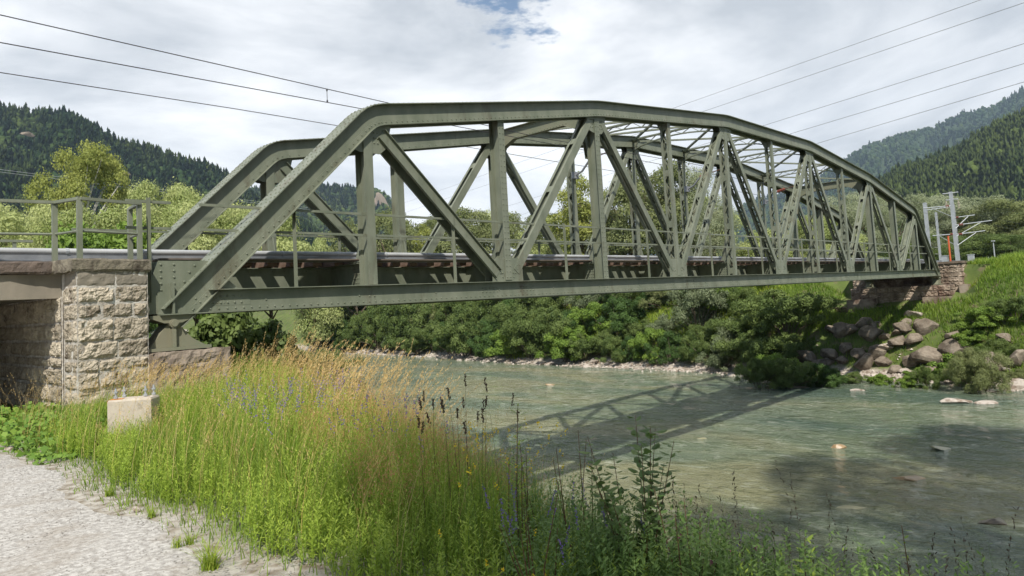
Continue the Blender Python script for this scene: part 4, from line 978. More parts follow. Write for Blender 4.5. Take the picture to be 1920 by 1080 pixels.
def plant(key, loc, w, h, name, label, cat, group=None, rz=None, rnd=random.Random(77)):
    src = PROTO[key]
    if key in USED: o = copy_tree(src)
    else: USED.add(key); o = src
    o.name = name; o.location = loc; o.scale = (w, w * rnd.uniform(.9, 1.1), h); o.rotation_euler = (0, 0, rnd.uniform(0, 6.28) if rz is None else rz)
    return tag(o, label, cat, group)
rb = random.Random(42)
# bushes cladding the far bank, row over row
GF = 'bushes on the far river bank'
LBL = {'bush0': 'mid green leafy bush in the dense growth along the far river bank', 'bush1': 'dark green bush in the dense growth along the far river bank', 'bush2': 'bright yellow green bush in the dense growth along the far river bank',
       'bush3': 'dull olive bush in the dense growth along the far river bank', 'bush4': 'fine leaved green bush in the dense growth along the far river bank', 'bush5': 'silvery grey green bush in the dense growth along the far river bank'}
y = 8.5; row = 0
for row, (off, zz, smin, smax) in enumerate(((1.4, 0, 1.7, 2.6), (3.8, 0, 1.9, 3.0), (6.6, 0, 2.0, 3.0), (9.5, 0, 1.8, 2.7))):
    y = 9.5 + row * .7 + (2.5 if row > 1 else 0)
    while y < 98:
        s = rb.uniform(smin * .75, smax * 1.1) * 1.28 * (1 + max(0, y - 30) * .006); x = float(np.interp(y, YS, XS)) + off * (1 + max(0, y - 40) * .004) + rb.uniform(-.5, .5)
        k = rb.choice(('bush0', 'bush1', 'bush4', 'bush0', 'bush3', 'bush2', 'bush4', 'bush1', 'bush5' if rb.random() < .5 else 'bush0'))
        if row > 1 and y < 24: s *= .62; k = rb.choice(('bush2', 'bush0', 'bush4', 'bush2'))
        plant(k, (x, y, float(H(x, y)) - .35), s, s * rb.uniform(.95, 1.7), 'bush', LBL[k], 'bush', GF)
        y += s * rb.uniform(.75, 1.05)
# named bushes near the right abutment, on the boulder bank and the grass hill
for (px, D, z, wd, ht, key, lb) in (
    (1480, 47.5, -6.3, 1.9, 2.3, 'bush0', 'shaded green bush at the waterline where the bridge shadow meets the far bank'),
    (1535, 47.0, -6.3, 1.5, 1.7, 'bush1', 'low dark bush in deep shade left of the boulders'),
    (1455, 50, -4.8, 2.0, 2.4, 'bush2', 'sunlit yellow green bush above the shaded ones left of the boulders'),
    (1520, 50.5, -3.6, 1.6, 1.6, 'bush4', 'green bush below the grassy ledge, half shaded by the bridge'),
    (1740, 43.6, -6.4, 1.0, 1.7, 'bush4', 'small dark green bush between the boulders and the willow bush'),
    (1835, 41.5, -6.4, 2.0, 3.0, 'willowbush', 'big rounded grey green willow bush at the waterline on the right'),
    (1775, 46.8, -3.6, 1.7, 1.5, 'lush', 'broad leaved bright green bush on top of the boulders'),
    (1720, 47.6, -3.6, 1.1, .9, 'lush', 'smaller broad leaved bush spilling over the boulders, left of the broader one'),
    (1850, 47.5, -2.9, 1.9, 1.7, 'bush2', 'fresh green bush below the grass hill, behind the willow bush'),
    (1905, 46.5, -2.6, 1.9, 1.7, 'bush0', 'green bush at the right edge below the grass hill'),
    (1650, 46.4, -6.4, .8, .9, 'lush', 'small leafy plant at the foot of the boulders in the sun'),
    (1905, 42.5, -5.2, 1.1, 1.1, 'bush3', 'scrubby bush at the right edge beside pale boulders'),
    (1800, 44.5, -4.8, 1.4, 1.5, 'bush0', 'green bush between the boulders and the willow bush top'), (1870, 45.2, -4.2, 1.5, 1.5, 'bush4', 'green bush above the right side of the willow bush'),
    (1815, 47.2, -3.2, 1.5, 1.3, 'bush2', 'light green bush on the slope left of the grass hill foot'), (1590, 48.2, -4.0, 1.2, 1.0, 'bush4', 'low shaded bush growing over the top boulders under the bridge'),
    (1560, 47.4, -5.0, 1.3, 1.3, 'bush1', 'dark shaded bush over the left boulders under the bridge'), (1640, 48.2, -3.6, 1.0, .7, 'bush2', 'low green growth on the ledge below the abutment, partly sunlit'),
    (1700, 44.6, -6.0, .9, 1.0, 'bush2', 'bright small bush at the foot of the boulders right of the sun line'), (1425, 47.6, -6.3, 1.8, 2.4, 'bush4', 'grey green bush at the waterline left of the shaded ones')):
    q = at(px, D, z); gz = float(H(q[0], q[1])); plant(key, (q[0], q[1], max(gz, WZ) - .25), wd, ht, 'bush', lb, 'bush')
# near side: bushes below the left abutment
for (x, y, wd, ht, key, lb) in ((5.2, 8.5, 2.3, 3.0, 'ivy', 'dense dark leafy bush in the shade behind the bearing block'), (9.0, 9.0, 2.0, 3.2, 'bush5', 'grey green willow bush right of the dark leafy one, below the bridge'),
        (7.5, 13.5, 2.5, 3.6, 'bush4', 'tall green bush behind the grey green willow bush'), (3.2, 13.5, 2.3, 3.6, 'bush1', 'dark bush behind the bearing shoe'), (11.0, 12.0, 1.7, 2.0, 'bush0', 'low green bush at the near waterline under the bridge'),
        (10.2, 8.8, 1.0, 1.1, 'bush0', 'small bush hanging over the near waterline'), (-.2, 10.5, 2.3, 2.6, 'ivy', 'leafy bush glimpsed between the stone pier and the bearing')):
    plant(key, (x, y, float(H(x, y)) - .3), wd, ht, 'bush', lb, 'bush')
for (px, D, wd, ht, key, lb) in ((560, 34, 2.2, 3.0, 'bush4', 'green bush on the near bank seen under the first bridge panel'), (600, 44, 2.6, 3.4, 'bush0', 'leafy bush at the near bank behind the first one under the bridge panel'), (585, 58, 3.4, 4.2, 'bush3', 'olive bush farther up the near bank under the bridge'),
        (540, 48, 3.0, 3.8, 'bush1', 'dark bush on the near bank between the willow bush and the river'), (610, 78, 4.2, 5.0, 'bush0', 'distant leafy bush where the near bank meets the river bend'), (560, 74, 4.5, 5.5, 'bush4', 'distant green bush high on the near bank under the bridge')):
    q = at(px, D, -3); plant(key, (q[0], q[1], float(H(q[0], q[1])) - .3), wd, ht, 'bush', lb, 'bush')
# trees behind the bridge
T = (
 (60, 46, 8.399999999999999, 408, 'round0', 'pale lime green tree at the left edge behind the railing'), (10, 55, 9.0, 400, 'round1', 'pale green tree top at the far left edge beyond the railing'),
 (118, 40, 6.300000000000001, 398, 'round1', 'low lime green tree just right of the left edge'), (215, 44, 8.25, 385, 'round0', 'leafy lime tree below and right of the birch'), (255, 38, 5.1, 395, 'bush2', 'light green bush behind the corner railing'),
 (300, 46, 5.699999999999999, 352, 'round1', 'narrow lime green tree with two tops left of the far end post'), (368, 50, 6.6000000000000005, 352, 'round0', 'lime green tree seen against the far end post'), (335, 40, 6.0, 392, 'round1', 'light green shrubby tree between the railing and the far end post'),
 (440, 48, 9.0, 388, 'round0', 'broad pale green tree between the two left end posts'), (510, 52, 7.5, 400, 'round1', 'pale green tree behind the near end post'), (400, 38, 5.4, 392, 'round1', 'low pale green tree under the far end post'))
def height_for(px, D, ytop, base): return ((563 - (px - 960) * .0548) - ytop) * D / FPX + CC[2] - base
for (px, D, wd, yt, key, lb) in T:
    q = at(px, D, -1.4); plant(key, (q[0], q[1], -1.5), wd, height_for(px, D, yt, -1.5), 'tree', lb, 'tree')
q = at(152, 66, -1.5); plant('birch', (q[0], q[1], -1.5), 10.8, height_for(152, 66, 280, -1.5), 'birch_tree', 'tall yellow green birch with white limbs at left, before the wooded hill', 'birch tree')
q = at(40, 78, -1.5); plant('round4', (q[0], q[1], -1.5), 12, 11, 'tree', 'darker green tree left of the birch foot', 'tree')
q = at(225, 80, -1.5); plant('round4', (q[0], q[1], -1.5), 12, 10.5, 'tree', 'darker green tree right of the birch foot', 'tree')
for (px, D, wd, yt, key, lb) in (
 (590, 112, 9.2, 445, 'round0', 'low pale tree seen through the first panel of the truss'), (735, 112, 10.35, 395, 'round2', 'yellow green tree right of the first truss post'), (668, 116, 10.35, 415, 'round2', 'low tree behind the first truss post'),
 (800, 108, 10.35, 418, 'tall1', 'slim pale tree in the second truss panel'), (790, 120, 13.799999999999999, 412, 'round2', 'round olive tree in the second truss panel'), (880, 112, 12.649999999999999, 395, 'round2', 'tree crown rising left of the second riveted post'), (935, 116, 10.35, 402, 'round1', 'lime crown seen beside the second riveted post'),
 (990, 108, 11.5, 400, 'round2', 'tree crown right of the second riveted post'), (1040, 100, 11.5, 408, 'round0', 'pale low crown left of the tall poplar like tree'),
 (1092, 92, 17.25, 322, 'tall1', 'tall narrow yellow green tree near the middle of the bridge'), (1130, 98, 9.2, 378, 'round2', 'olive crown at the foot of the tall narrow tree'), (1185, 88, 10.35, 345, 'round2', 'full leafy tree behind the middle of the truss'),
 (1235, 84, 10.924999999999999, 310, 'round2', 'tallest round tree behind the middle of the truss'), (1290, 86, 9.2, 318, 'round3', 'silvery tree right of the tallest round tree'), (1345, 88, 8.049999999999999, 372, 'round3', 'silvery low tree behind the fifth post'), (1310, 100, 12.649999999999999, 360, 'round0', 'lime tree behind the silvery ones'),
 (1420, 92, 9.2, 430, 'round0', 'low yellow tree in front of the blue hill behind the truss'), (1480, 92, 9.2, 430, 'round0', 'second low yellow tree before the blue hill'), (1540, 90, 8.049999999999999, 405, 'round1', 'lime tree behind the lattice right of the blue hill'),
 (1590, 92, 8.049999999999999, 370, 'round3', 'silvery willow behind the right part of the truss'), (1640, 96, 8.625, 362, 'round3', 'silver leaved tree seen through the last truss panels'), (1690, 100, 9.2, 362, 'round3', 'silver leaved tree behind the right end post'), (1600, 84, 6.8999999999999995, 440, 'round0', 'low yellow bushy tree beyond the right track end'),
 (1745, 108, 10.35, 375, 'round3', 'silvery tree left of the tall mast'), (1805, 110, 13.799999999999999, 370, 'round3', 'large silvery tree behind the tall mast'), (1868, 108, 14.374999999999998, 380, 'round2', 'broad olive green tree right of the tall mast'), (1925, 104, 11.5, 395, 'round2', 'olive tree at the right edge behind the lamp'), (1830, 100, 10.35, 440, 'round4', 'dark bushy tree below the mast arms'), (1895, 96, 8.049999999999999, 440, 'round4', 'dark bush left of the lamp'), (1720, 96, 9.2, 440, 'round4', 'dark low bush behind the right rail end')):
    q = at(px, D, .6); gz = float(H(q[0], q[1])); ht = height_for(px, D, yt, gz); plant(key, (q[0], q[1], gz - .2), wd, ht, 'tree', lb, 'tree')
# trees on the near bank behind the viewer: they shade the foreground and the lower right of the river
for i, (x, y, wd, ht) in enumerate(((-6.8, -21.5, 12, 16), (-.3, -22.0, 13.5, 20), (6, -23.6, 13.5, 24), (12.5, -26.5, 13, 25))):
    plant(('round4', 'round2')[i % 2], (x, y, float(H(x, y)) - .3), wd, ht, 'tree', 'big leafy tree on the near bank behind the viewpoint', 'tree', 'trees behind the viewpoint')
for k in list(PROTO):
    if k not in USED:
        for ch in list(PROTO[k].children): bpy.data.objects.remove(ch)
        bpy.data.objects.remove(PROTO[k])

# ------------------------------------------------------------------ meadow in the foreground
def ribbons(P, h, wd, rng, bend=.35, seg=3, az=None, wind=(0, 0)):
    n = len(P); az = rng.uniform(0, 6.28, n) if az is None else az
    d = np.stack([np.cos(az) + wind[0], np.sin(az) + wind[1], np.zeros(n)], 1); d /= np.linalg.norm(d, axis=1)[:, None] + 1e-9
    fa = az + rng.uniform(1.0, 2.1, n); sd_ = np.stack([np.cos(fa), np.sin(fa), np.zeros(n)], 1); bd = (bend * rng.uniform(.3, 1.7, n))[:, None]; h = h[:, None]; wd = np.broadcast_to(wd, (n,))[:, None]
    out = []
    for i in range(seg + 1):
        t = i / seg; c = P + d * bd * h * t ** 2 + np.array([0, 0, 1.]) * h * (t - .25 * bd * t ** 2); w_ = wd * (1 - t) ** .7 + wd * .08
        out += [c - sd_ * w_ / 2, c + sd_ * w_ / 2]
    V = np.stack(out, 1).reshape(-1, 3); m_ = 2 * (seg + 1); b = (np.arange(n) * m_)[:, None, None]
    F = (np.array([[2 * i, 2 * i + 1, 2 * i + 3, 2 * i + 2] for i in range(seg)])[None] + b).reshape(-1, 4)
    def tip(t): return P + d * bd * h * t ** 2 + np.array([0, 0, 1.]) * h * (t - .25 * bd * t ** 2)
    return V, F, tip, d
def join(parts):
    Vs, Fs, Ts, o = [], [], [], 0
    for V, F, T in parts: Vs.append(V); Fs.append(F + o); Ts.append(T); o += len(V)
    return np.concatenate(Vs), np.concatenate(Fs), np.concatenate(Ts)
def stuff(name, parts, m, label, cat):
    V, F, T = join(parts); return tag(fast_mesh(name, V, F, M[m], T), label, cat, kind='stuff')
g = np.random.default_rng(11)
def ground_pts(n, x0, x1, y0, y1, keep=None):
    x = g.uniform(x0, x1, n); y = g.uniform(y0, y1, n)
    if keep is not None: k = keep(x, y); x, y = x[k], y[k]
    return np.stack([x, y, H(x, y) - .02], -1)
xc_ = lambda y: np.interp(y, YC, XC)
edge_ = lambda y: -3.18 + (fbm(y * 1.3, y * 0, 4) - .5) * .3 - sstep(-4, -7, y) * .18 - sstep(-8, -10, y) * .16
def inside_block(x, y): return ((x > -1.9) & (x < 1.05) & (y > -.35)) | ((x < -1.9) & (y > .9)) | ((np.abs(x - c0[0]) < .22) & (np.abs(y - c0[1]) < .22))
rg = lambda n: g.random(n)
def low(x, y):   # shorter growth just in front of the concrete footing
    vx, vy = CC[0] - c0[0], CC[1] - c0[1]; L_ = math.hypot(vx, vy); vx /= L_; vy /= L_; t = (x - c0[0]) * vx + (y - c0[1]) * vy; q = np.abs((x - c0[0]) * vy - (y - c0[1]) * vx)
    return 1 - .45 * ((t > -.3) & (t < 1.5) & (q < .42 + .1 * fbm(x * 5, y * 5, 3)))
def thin(x, y): # patchy fringe beside the path
    e_ = x - edge_(y); return (g.random(len(x)) < np.clip((e_ + .15) / (.35 + .3 * sstep(-7.5, -10, y)), .015, 1) ** 1.5) & (e_ > -.25 + .35 * fbm(x * 3, y * 3, 6)) & ~inside_block(x, y)
P = ground_pts(95000, -3.4, 8, -13.4, 3.5, lambda x, y: thin(x, y) & (x - xc_(y) < 3.2))
dist = np.hypot(P[:, 0] - CC[0], P[:, 1] - CC[1]); e_ = P[:, 0] - edge_(P[:, 1])
cl_ = fbm(P[:, 0] * 1.1, P[:, 1] * 1.1, 40)
hh = (.13 + .33 * cl_ + .25 * np.clip(e_ / 1.2, 0, 1)) * g.uniform(.5, 1.25, len(P)) * np.clip(.25 + e_ * .9, .3, 1) * (1 - .4 * sstep(-3, -1.2, P[:, 1])) * low(P[:, 0], P[:, 1])
V, F, tip, d = ribbons(P, hh, .0045 + .0006 * dist, g, .55)
T = np.repeat(np.clip(cl_ * .9 + g.uniform(-.3, .4, len(P)), 0, 1), 3)
stuff('meadow_grass', [(V, F, T)], 'grass_blade', 'dense green meadow grass covering the near bank beside the path', 'grass')
P = ground_pts(24000, -3.1, 5, -12.2, 2.5, lambda x, y: thin(x - .3, y) & (x - xc_(y) < 1.5) & (fbm(x * .8, y * .8, 44) > .40))
hh = g.uniform(.45, .85, len(P)) * np.clip((P[:, 0] - edge_(P[:, 1])) * .9, .35, 1) * (1 - .4 * sstep(-3, -1.2, P[:, 1])) * low(P[:, 0], P[:, 1]); dist = np.hypot(P[:, 0] - CC[0], P[:, 1] - CC[1])
V, F, tip, d = ribbons(P, hh, .0035 + .0005 * dist, g, .4, 4, wind=(.5, -.4)); stuff('tall_grass', [(V, F, np.repeat(g.random(len(P)), 4))], 'grass_tall', 'taller yellow green grass blades rising through the meadow', 'tall grass')
def weeds(name, P, h, m, label, cat, nl=26, ll=.055, lw=.2, t0=.15, up=.6, wind=(0, 0), bend=.12):
    V, F, tip, d = ribbons(P, h, .005, g, bend, 3, wind=wind); parts = [(V, F, np.repeat(g.random(len(P)) * .5, 3))]; n = len(P); tn = g.random(n)
    for i in range(nl):
        t = t0 + (1 - t0) * (i + g.random(n) * .6) / nl; B = tip(t[:, None]); a = g.uniform(0, 6.28, n) + i * 2.4; l = ll * (1.25 - .75 * t) * g.uniform(.7, 1.2, n)
        dr = np.stack([np.cos(a), np.sin(a), up + g.normal(size=n) * .25], 1); dr /= np.linalg.norm(dr, axis=1)[:, None]; sdv = np.stack([-np.sin(a), np.cos(a), np.zeros(n)], 1)
        w_ = l * lw; Q = np.stack([B, B + dr * (l * .5)[:, None] + sdv * w_[:, None], B + dr * l[:, None], B + dr * (l * .5)[:, None] - sdv * w_[:, None]], 1)
        parts.append((Q.reshape(-1, 3), np.arange(4 * n).reshape(-1, 4), np.clip(tn * .6 + g.uniform(0, .4, n) + t * .15, 0, 1)))
    stuff(name, parts, m, label, cat)
P = ground_pts(9000, -3.2, 1.5, -12.8, -2.8, lambda x, y: (x - xc_(y) < -.1) & (x - edge_(y) > .35) & (fbm(x * .9 + 5, y * .9, 50) > .40))
weeds('leafy_weeds', P, g.uniform(.42, .92, len(P)) * (.6 + .7 * fbm(P[:, 0] * 1.1, P[:, 1] * 1.1, 91)) * np.clip(.4 + .42 * (P[:, 0] - edge_(P[:, 1])), .4, 1) * low(P[:, 0], P[:, 1]), 'weed_leaf', 'upright bright yellow green leafy weeds crowding the middle of the bank', 'weeds', 26, .05, .14)
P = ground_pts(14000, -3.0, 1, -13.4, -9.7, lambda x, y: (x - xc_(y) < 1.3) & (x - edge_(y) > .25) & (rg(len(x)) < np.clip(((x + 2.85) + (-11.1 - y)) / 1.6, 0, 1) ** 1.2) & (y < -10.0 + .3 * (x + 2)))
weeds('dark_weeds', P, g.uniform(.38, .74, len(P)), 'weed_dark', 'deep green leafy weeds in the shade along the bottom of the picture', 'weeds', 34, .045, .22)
P = ground_pts(2600, -1.0, 6, -8, 3, lambda x, y: (x - xc_(y) < 2.5) & (x - xc_(y) > -1.5) & (fbm(x, y, 52) > .45) & ~inside_block(x, y))
weeds('bank_herbs', P, g.uniform(.3, .65, len(P)), 'leaf_bright', 'bushy green herbs along the crest of the near bank', 'herbs', 30, .07, .25)
def heads(parts, tip, d, n, k, t0, l, w_, dirn, jit=.3, spread=.02):
    for i in range(k):
        t = t0 + (1 - t0) * (i + g.random(n)) / k; B = tip(t[:, None]) + g.normal(size=(n, 3)) * spread * (1.2 - t)[:, None] * 1.5
        dr = d * dirn[0] + np.array([0, 0, dirn[1]]) + g.normal(size=(n, 3)) * jit; dr /= np.linalg.norm(dr, axis=1)[:, None]; s_ = np.cross(dr, g.normal(size=(n, 3))); s_ /= np.linalg.norm(s_, axis=1)[:, None]
        ll = (l * g.uniform(.6, 1.3, n))[:, None]; Q = np.stack([B, B + dr * ll * .5 + s_ * w_, B + dr * ll, B + dr * ll * .5 - s_ * w_], 1)
        parts.append((Q.reshape(-1, 3), np.arange(4 * n).reshape(-1, 4), g.random(n)))
# golden oat-like grass, leaning to the right
PA = ground_pts(200, -1.7, .3, -2.6, -.5, lambda x, y: ~inside_block(x, y)); PB = ground_pts(620, -1.5, 1.6, -7.6, -3.4, lambda x, y: (x - xc_(y) > -.7) & (x - xc_(y) < .9)); PC_ = ground_pts(150, -1.8, 1.2, -4, -2.2, lambda x, y: x - xc_(y) > -1.2); P = np.concatenate([PA, PB, PC_]); n = len(P)
V, F, tip, d = ribbons(P, g.uniform(.9, 1.35, n) * np.where(P[:, 1] > -2.6, .75, 1), .006, g, .32, 5, wind=(1.6, -1.5)); parts = [(V, F, np.repeat(g.random(n), 5))]; heads(parts, tip, d, n, 22, .72, .035, .0035, (.5, .8), .25, .012)
stuff('golden_grass', parts, 'golden', 'tall golden seeding grass leaning to the right on the bank crest', 'golden grass')
# hazy reddish bent grass
P = ground_pts(15000, -3, 3.5, -10.0, -2.5, lambda x, y: (x - xc_(y) > -.9) & (x - xc_(y) < 1.3) & (fbm(x * 1.2, y * 1.2, 60) > .40)); n = len(P)
V, F, tip, d = ribbons(P, g.uniform(.45, .8, n), .0025, g, .3, 3, wind=(.8, -.7)); stuff('bent_grass_stems', [(V, F, np.repeat(g.random(n) * .7, 3))], 'grass_tall', 'fine green stems of the hazy reddish grass', 'grass'); parts = []; heads(parts, tip, d, n, 18, .5, .026, .0021, (.3, .8), .7, .035)
stuff('reddish_grass', parts, 'reddish', 'fine hazy reddish brown bent grass along the river side of the bank', 'reddish grass')
# straw stems through the meadow
P = ground_pts(2400, -3, 2, -10.6, -.8, lambda x, y: (x - edge_(y) > .25) & (x - xc_(y) < .8) & ~inside_block(x, y)); n = len(P)
V, F, tip, d = ribbons(P, g.uniform(.6, 1.05, n) * low(P[:, 0], P[:, 1]), .003, g, .3, 4, wind=(.5, -.4)); parts = [(V, F, np.repeat(g.random(n), 4))]; heads(parts, tip, d, n, 10, .8, .022, .002, (.2, .9), .3, .008)
stuff('straw_grass', parts, 'golden', 'thin straw coloured grass stems scattered through the green meadow', 'straw grass')
# dark seed heads
def px_pts(lst, zz=-1.7):
    o = []
    for (px, D) in lst: q = at(px, D, zz); o.append((q[0], q[1], float(H(q[0], q[1]))))
    return np.array(o)
P = px_pts([(790 + 9 * i + g.uniform(-6, 6), g.uniform(4.3, 5.2)) for i in range(14)] + [(900 + 15 * i, g.uniform(4.2, 5)) for i in range(6)]); n = len(P)
V, F, tip, d = ribbons(P, g.uniform(.85, 1.10, n), .005, g, .06, 5); parts = [(V, F, np.repeat(g.random(n), 5))]; heads(parts, tip, d, n, 34, .92, .016, .0045, (.1, .9), .45, .004)
stuff('dark_seed_stalks', parts, 'dark_seed', 'dark brown cylindrical seed heads on tall stalks at the river side of the meadow', 'seed stalks')
# thin brown stalks at the lower right
P = px_pts([(g.uniform(1360, 1640), g.uniform(2.9, 3.9)) for i in range(26)] + [(g.uniform(1290, 1345), g.uniform(3.1, 3.7)) for i in range(9)] + [(g.uniform(1700, 1915), g.uniform(2.6, 3.2)) for i in range(12)], -2.0); n = len(P)
lev = (-.95 - P[:, 2]) * g.uniform(.55, 1.0, n); lev[-12:] = (-1.02 - P[-12:, 2]) * g.uniform(.85, 1, 12)
V, F, tip, d = ribbons(P, np.maximum(lev, .3), .003, g, .10, 5); parts = [(V, F, np.repeat(g.random(n) * .4, 5))]; heads(parts, tip, d, n, 14, .78, .022, .003, (.3, .9), .4, .006)
stuff('brown_stalks', parts, 'dark_seed', 'thin brown seed stalks standing before the water at lower right', 'seed stalks')
# flowers
def flowers(name, P, h, m, label, k=14, t0=.8, l=.014, w_=.006, sp=.012):
    n = len(P); V, F, tip, d = ribbons(P, h, .003, g, .15, 3); parts = []; heads(parts, tip, d, n, k, t0, l, w_, (.1, .5), .9, sp); stuff(name, parts, m, label, 'flowers')
    stuff(name.replace('flowers', 'flower_stems'), [(V, F, np.repeat(g.random(n), 3))], 'weed_dark', 'thin green stems of the ' + label, 'flower stems')
P = ground_pts(420, -2.6, 0, -10, -5.4, lambda x, y: (x - xc_(y) < .1) & (x - xc_(y) > -1.5) & (fbm(x * 1.5, y * 1.5, 70) > .48)); flowers('violet_flowers', P, g.uniform(.72, 1.0, len(P)), 'purple_flower', 'small violet blue flowers dotted over the middle of the meadow')
P = px_pts([(g.uniform(880, 1110), g.uniform(3.8, 4.6)) for i in range(45)]); flowers('yellow_flowers', P, g.uniform(.62, .95, len(P)), 'yellow_flower', 'yellow flowers near the water in the middle of the picture', 7, .94, .011, .006, .012)
P = px_pts([(g.uniform(840, 1110), g.uniform(2.7, 3.4)) for i in range(12)]); flowers('small_yellow_flowers', P, g.uniform(.25, .6, len(P)), 'yellow_flower', 'few yellow flowers low at the bottom of the picture', 8, .95, .010, .005, .006)
P = px_pts([(g.uniform(1310, 1470), g.uniform(2.75, 3.3)) for i in range(12)]); flowers('pink_clover_flowers', P, g.uniform(.35, .55, len(P)), 'pink_flower', 'dark pink clover heads low in front of the river', 24, .97, .009, .004, .005)
P = px_pts([(g.uniform(930, 1420), g.uniform(2.9, 3.8)) for i in range(20)]); flowers('purple_spike_flowers', P, g.uniform(.5, .75, len(P)), 'purple_flower', 'slim purple flower spikes in the shaded weeds', 30, .82, .008, .004, .004)
# far grass: the sunlit hill right of the abutment and the upper bank
P = ground_pts(60000, 45.5, 66, -15, 13, lambda x, y: ((H(x, y) > -6.2)) & ~((x > 53.3) & (y > np.where(x > 57.6, -1.3, -2.4)) & (y < 7.4)) & (g.random(len(x)) < .3 + .7 * ((y < -1) | (H(x, y) > -3.5)))); n = len(P); pch = fbm(P[:, 0] * .5, P[:, 1] * .5, 77)
V, F, tip, d = ribbons(P, g.uniform(.2, .55, n) * (.6 + pch), .05, g, .5, 2); stuff('bank_grass', [(V, F, np.repeat(np.clip(pch + g.uniform(-.3, .3, n), 0, 1), 2))], 'grass_blade', 'sunlit grass on the far bank around the right abutment', 'grass')
P = ground_pts(26000, 52, 64, 12, 42, None); n = len(P); pch = fbm(P[:, 0] * .4, P[:, 1] * .4, 78)
V, F, tip, d = ribbons(P, g.uniform(.3, .7, n), .06, g, .5, 2); stuff('slope_grass', [(V, F, np.repeat(np.clip(pch + g.uniform(-.2, .5, n), 0, 1), 2))], 'grass_tall', 'pale yellowish grass on the slope under the right part of the bridge', 'grass')
P = ground_pts(26000, 56, 84, -22, -1.4, None); n = len(P); pch = fbm(P[:, 0] * .4, P[:, 1] * .4, 79)
V, F, tip, d = ribbons(P, g.uniform(.2, .5, n), .06, g, .5, 2); stuff('hill_grass', [(V, F, np.repeat(np.clip(pch + g.uniform(-.2, .6, n), 0, 1), 2))], 'grass_tall', 'bright sunlit grass on the rise right of the far abutment', 'grass')
# broad clover-like ground leaves by the pier
P = ground_pts(2600, -3.2, -1.2, -4.2, .8, lambda x, y: (x < -1.75 + .2 * (y < -.6) * 3) & (x - edge_(y) > -.35 + .4 * fbm(x * 2, y * 2, 90)) & (x + .35 * y < -1.6)); n = len(P); P[:, 2] += g.uniform(.02, .30, n) * np.clip((P[:, 1] + 5) / 3, .3, 1)
V, F = leaf_quads(P, np.tile([[-.2, -.4, .9]], (n, 1)), .085, g, .85); stuff('ground_leaves', [(V, F, g.random(n))], 'clover_leaf', 'low broad green leaves at the foot of the stone pier', 'ground cover')

# single plants that stand out
def sapling(px, D, ztop, nst, label, ll=.085, lw=.62, m='sapling_leaf', key='sapling', seed=1, narrow=False, spread=.16):
    r = np.random.default_rng(seed); q = at(px, D, -2); z0 = float(H(q[0], q[1])); h = ztop - z0; t = empty(key, (q[0], q[1], z0)); tag(t, label, 'young plant')
    mb = MB(); parts = []
    for s in range(nst):
        a = r.uniform(0, 6.28); hs = h * (1 if s == 0 else r.uniform(.62, .97)); l0 = r.uniform(.3, 1) * spread; top = np.array([math.cos(a) * l0, math.sin(a) * l0, hs]); mid = top * .5 + r.normal(size=3) * .02
        mb.tube([(top[0] * .1, top[1] * .1, 0), mid, top], [.0045, .0032, .0015], 5); nl = int(hs * (44 if narrow else 46))
        for i in range(nl):
            u = .25 + .75 * i / nl; B = (mid * 2 * u if u < .5 else mid + (top - mid) * (u - .5) * 2); an = i * 2.4 + r.uniform(-.4, .4); dr = np.array([math.cos(an), math.sin(an), r.uniform(.1, .8)]); dr /= np.linalg.norm(dr); sv = np.array([-math.sin(an), math.cos(an), r.uniform(-.3, .3)])
            l = ll * r.uniform(.6, 1.15) * (1.1 - .35 * u); B = B + dr * l * .12; w_ = l * lw * .5; up = np.cross(dr, sv) * -w_ * .35
            pts = [B, B + dr * l * .3 + sv * w_ * .9 + up, B + dr * l * .68 + sv * w_ * .75 + up, B + dr * l - np.array([0, 0, l * .12]), B + dr * l * .68 - sv * w_ * .75 + up, B + dr * l * .3 - sv * w_ * .9 + up]
            parts.append(np.array([pts[0], pts[1], pts[2], pts[3]])); parts.append(np.array([pts[0], pts[3], pts[4], pts[5]]))
    mb.build('stem', M['brownstem'], t); V = np.concatenate(parts); fast_mesh('foliage', V, np.arange(len(V)).reshape(-1, 4), M[m], np.repeat(r.random(len(V) // 8), 2), t)
sapling(1222, 3.5, -.70, 11, 'young shrub with broad oval leaves rising in front of the river, the largest single plant', .085, .62, seed=3, spread=.34)
sapling(980, 4.0, -.66, 3, 'slender willow shoot with a bright green tip before the river', .075, .2, 'weed_leaf', 'willow_shoot', 5, True, .06)
sapling(1105, 3.8, -.76, 5, 'feathery grey green weed between the willow shoot and the broad leaved shrub', .05, .12, 'leaf_olive', 'feathery_weed', 7, True, .16)
sapling(1020, 4.1, -.88, 3, 'small pale leaved shoot right of the willow shoot', .05, .5, 'leaf_bright', 'leafy_shoot', 8, False, .08)
sapling(1030, 3.2, -.95, 8, 'dark bushy weed at the bottom centre', .05, .3, 'weed_dark', 'bushy_weed', 9, True, .2)
sapling(1540, 2.75, -1.06, 3, 'small green shoot at the bottom edge right of the clover', .07, .5, 'weed_leaf', 'leafy_shoot', 10, False, .06)
sapling(1745, 2.75, -1.04, 2, 'narrow leaved shoot at the bottom right corner', .06, .25, 'weed_leaf', 'leafy_shoot', 11, True, .05)
sapling(1320, 3.0, -.93, 6, 'dark leafy weed beside the pink clover heads', .06, .5, 'weed_dark', 'bushy_weed', 12, False, .16)
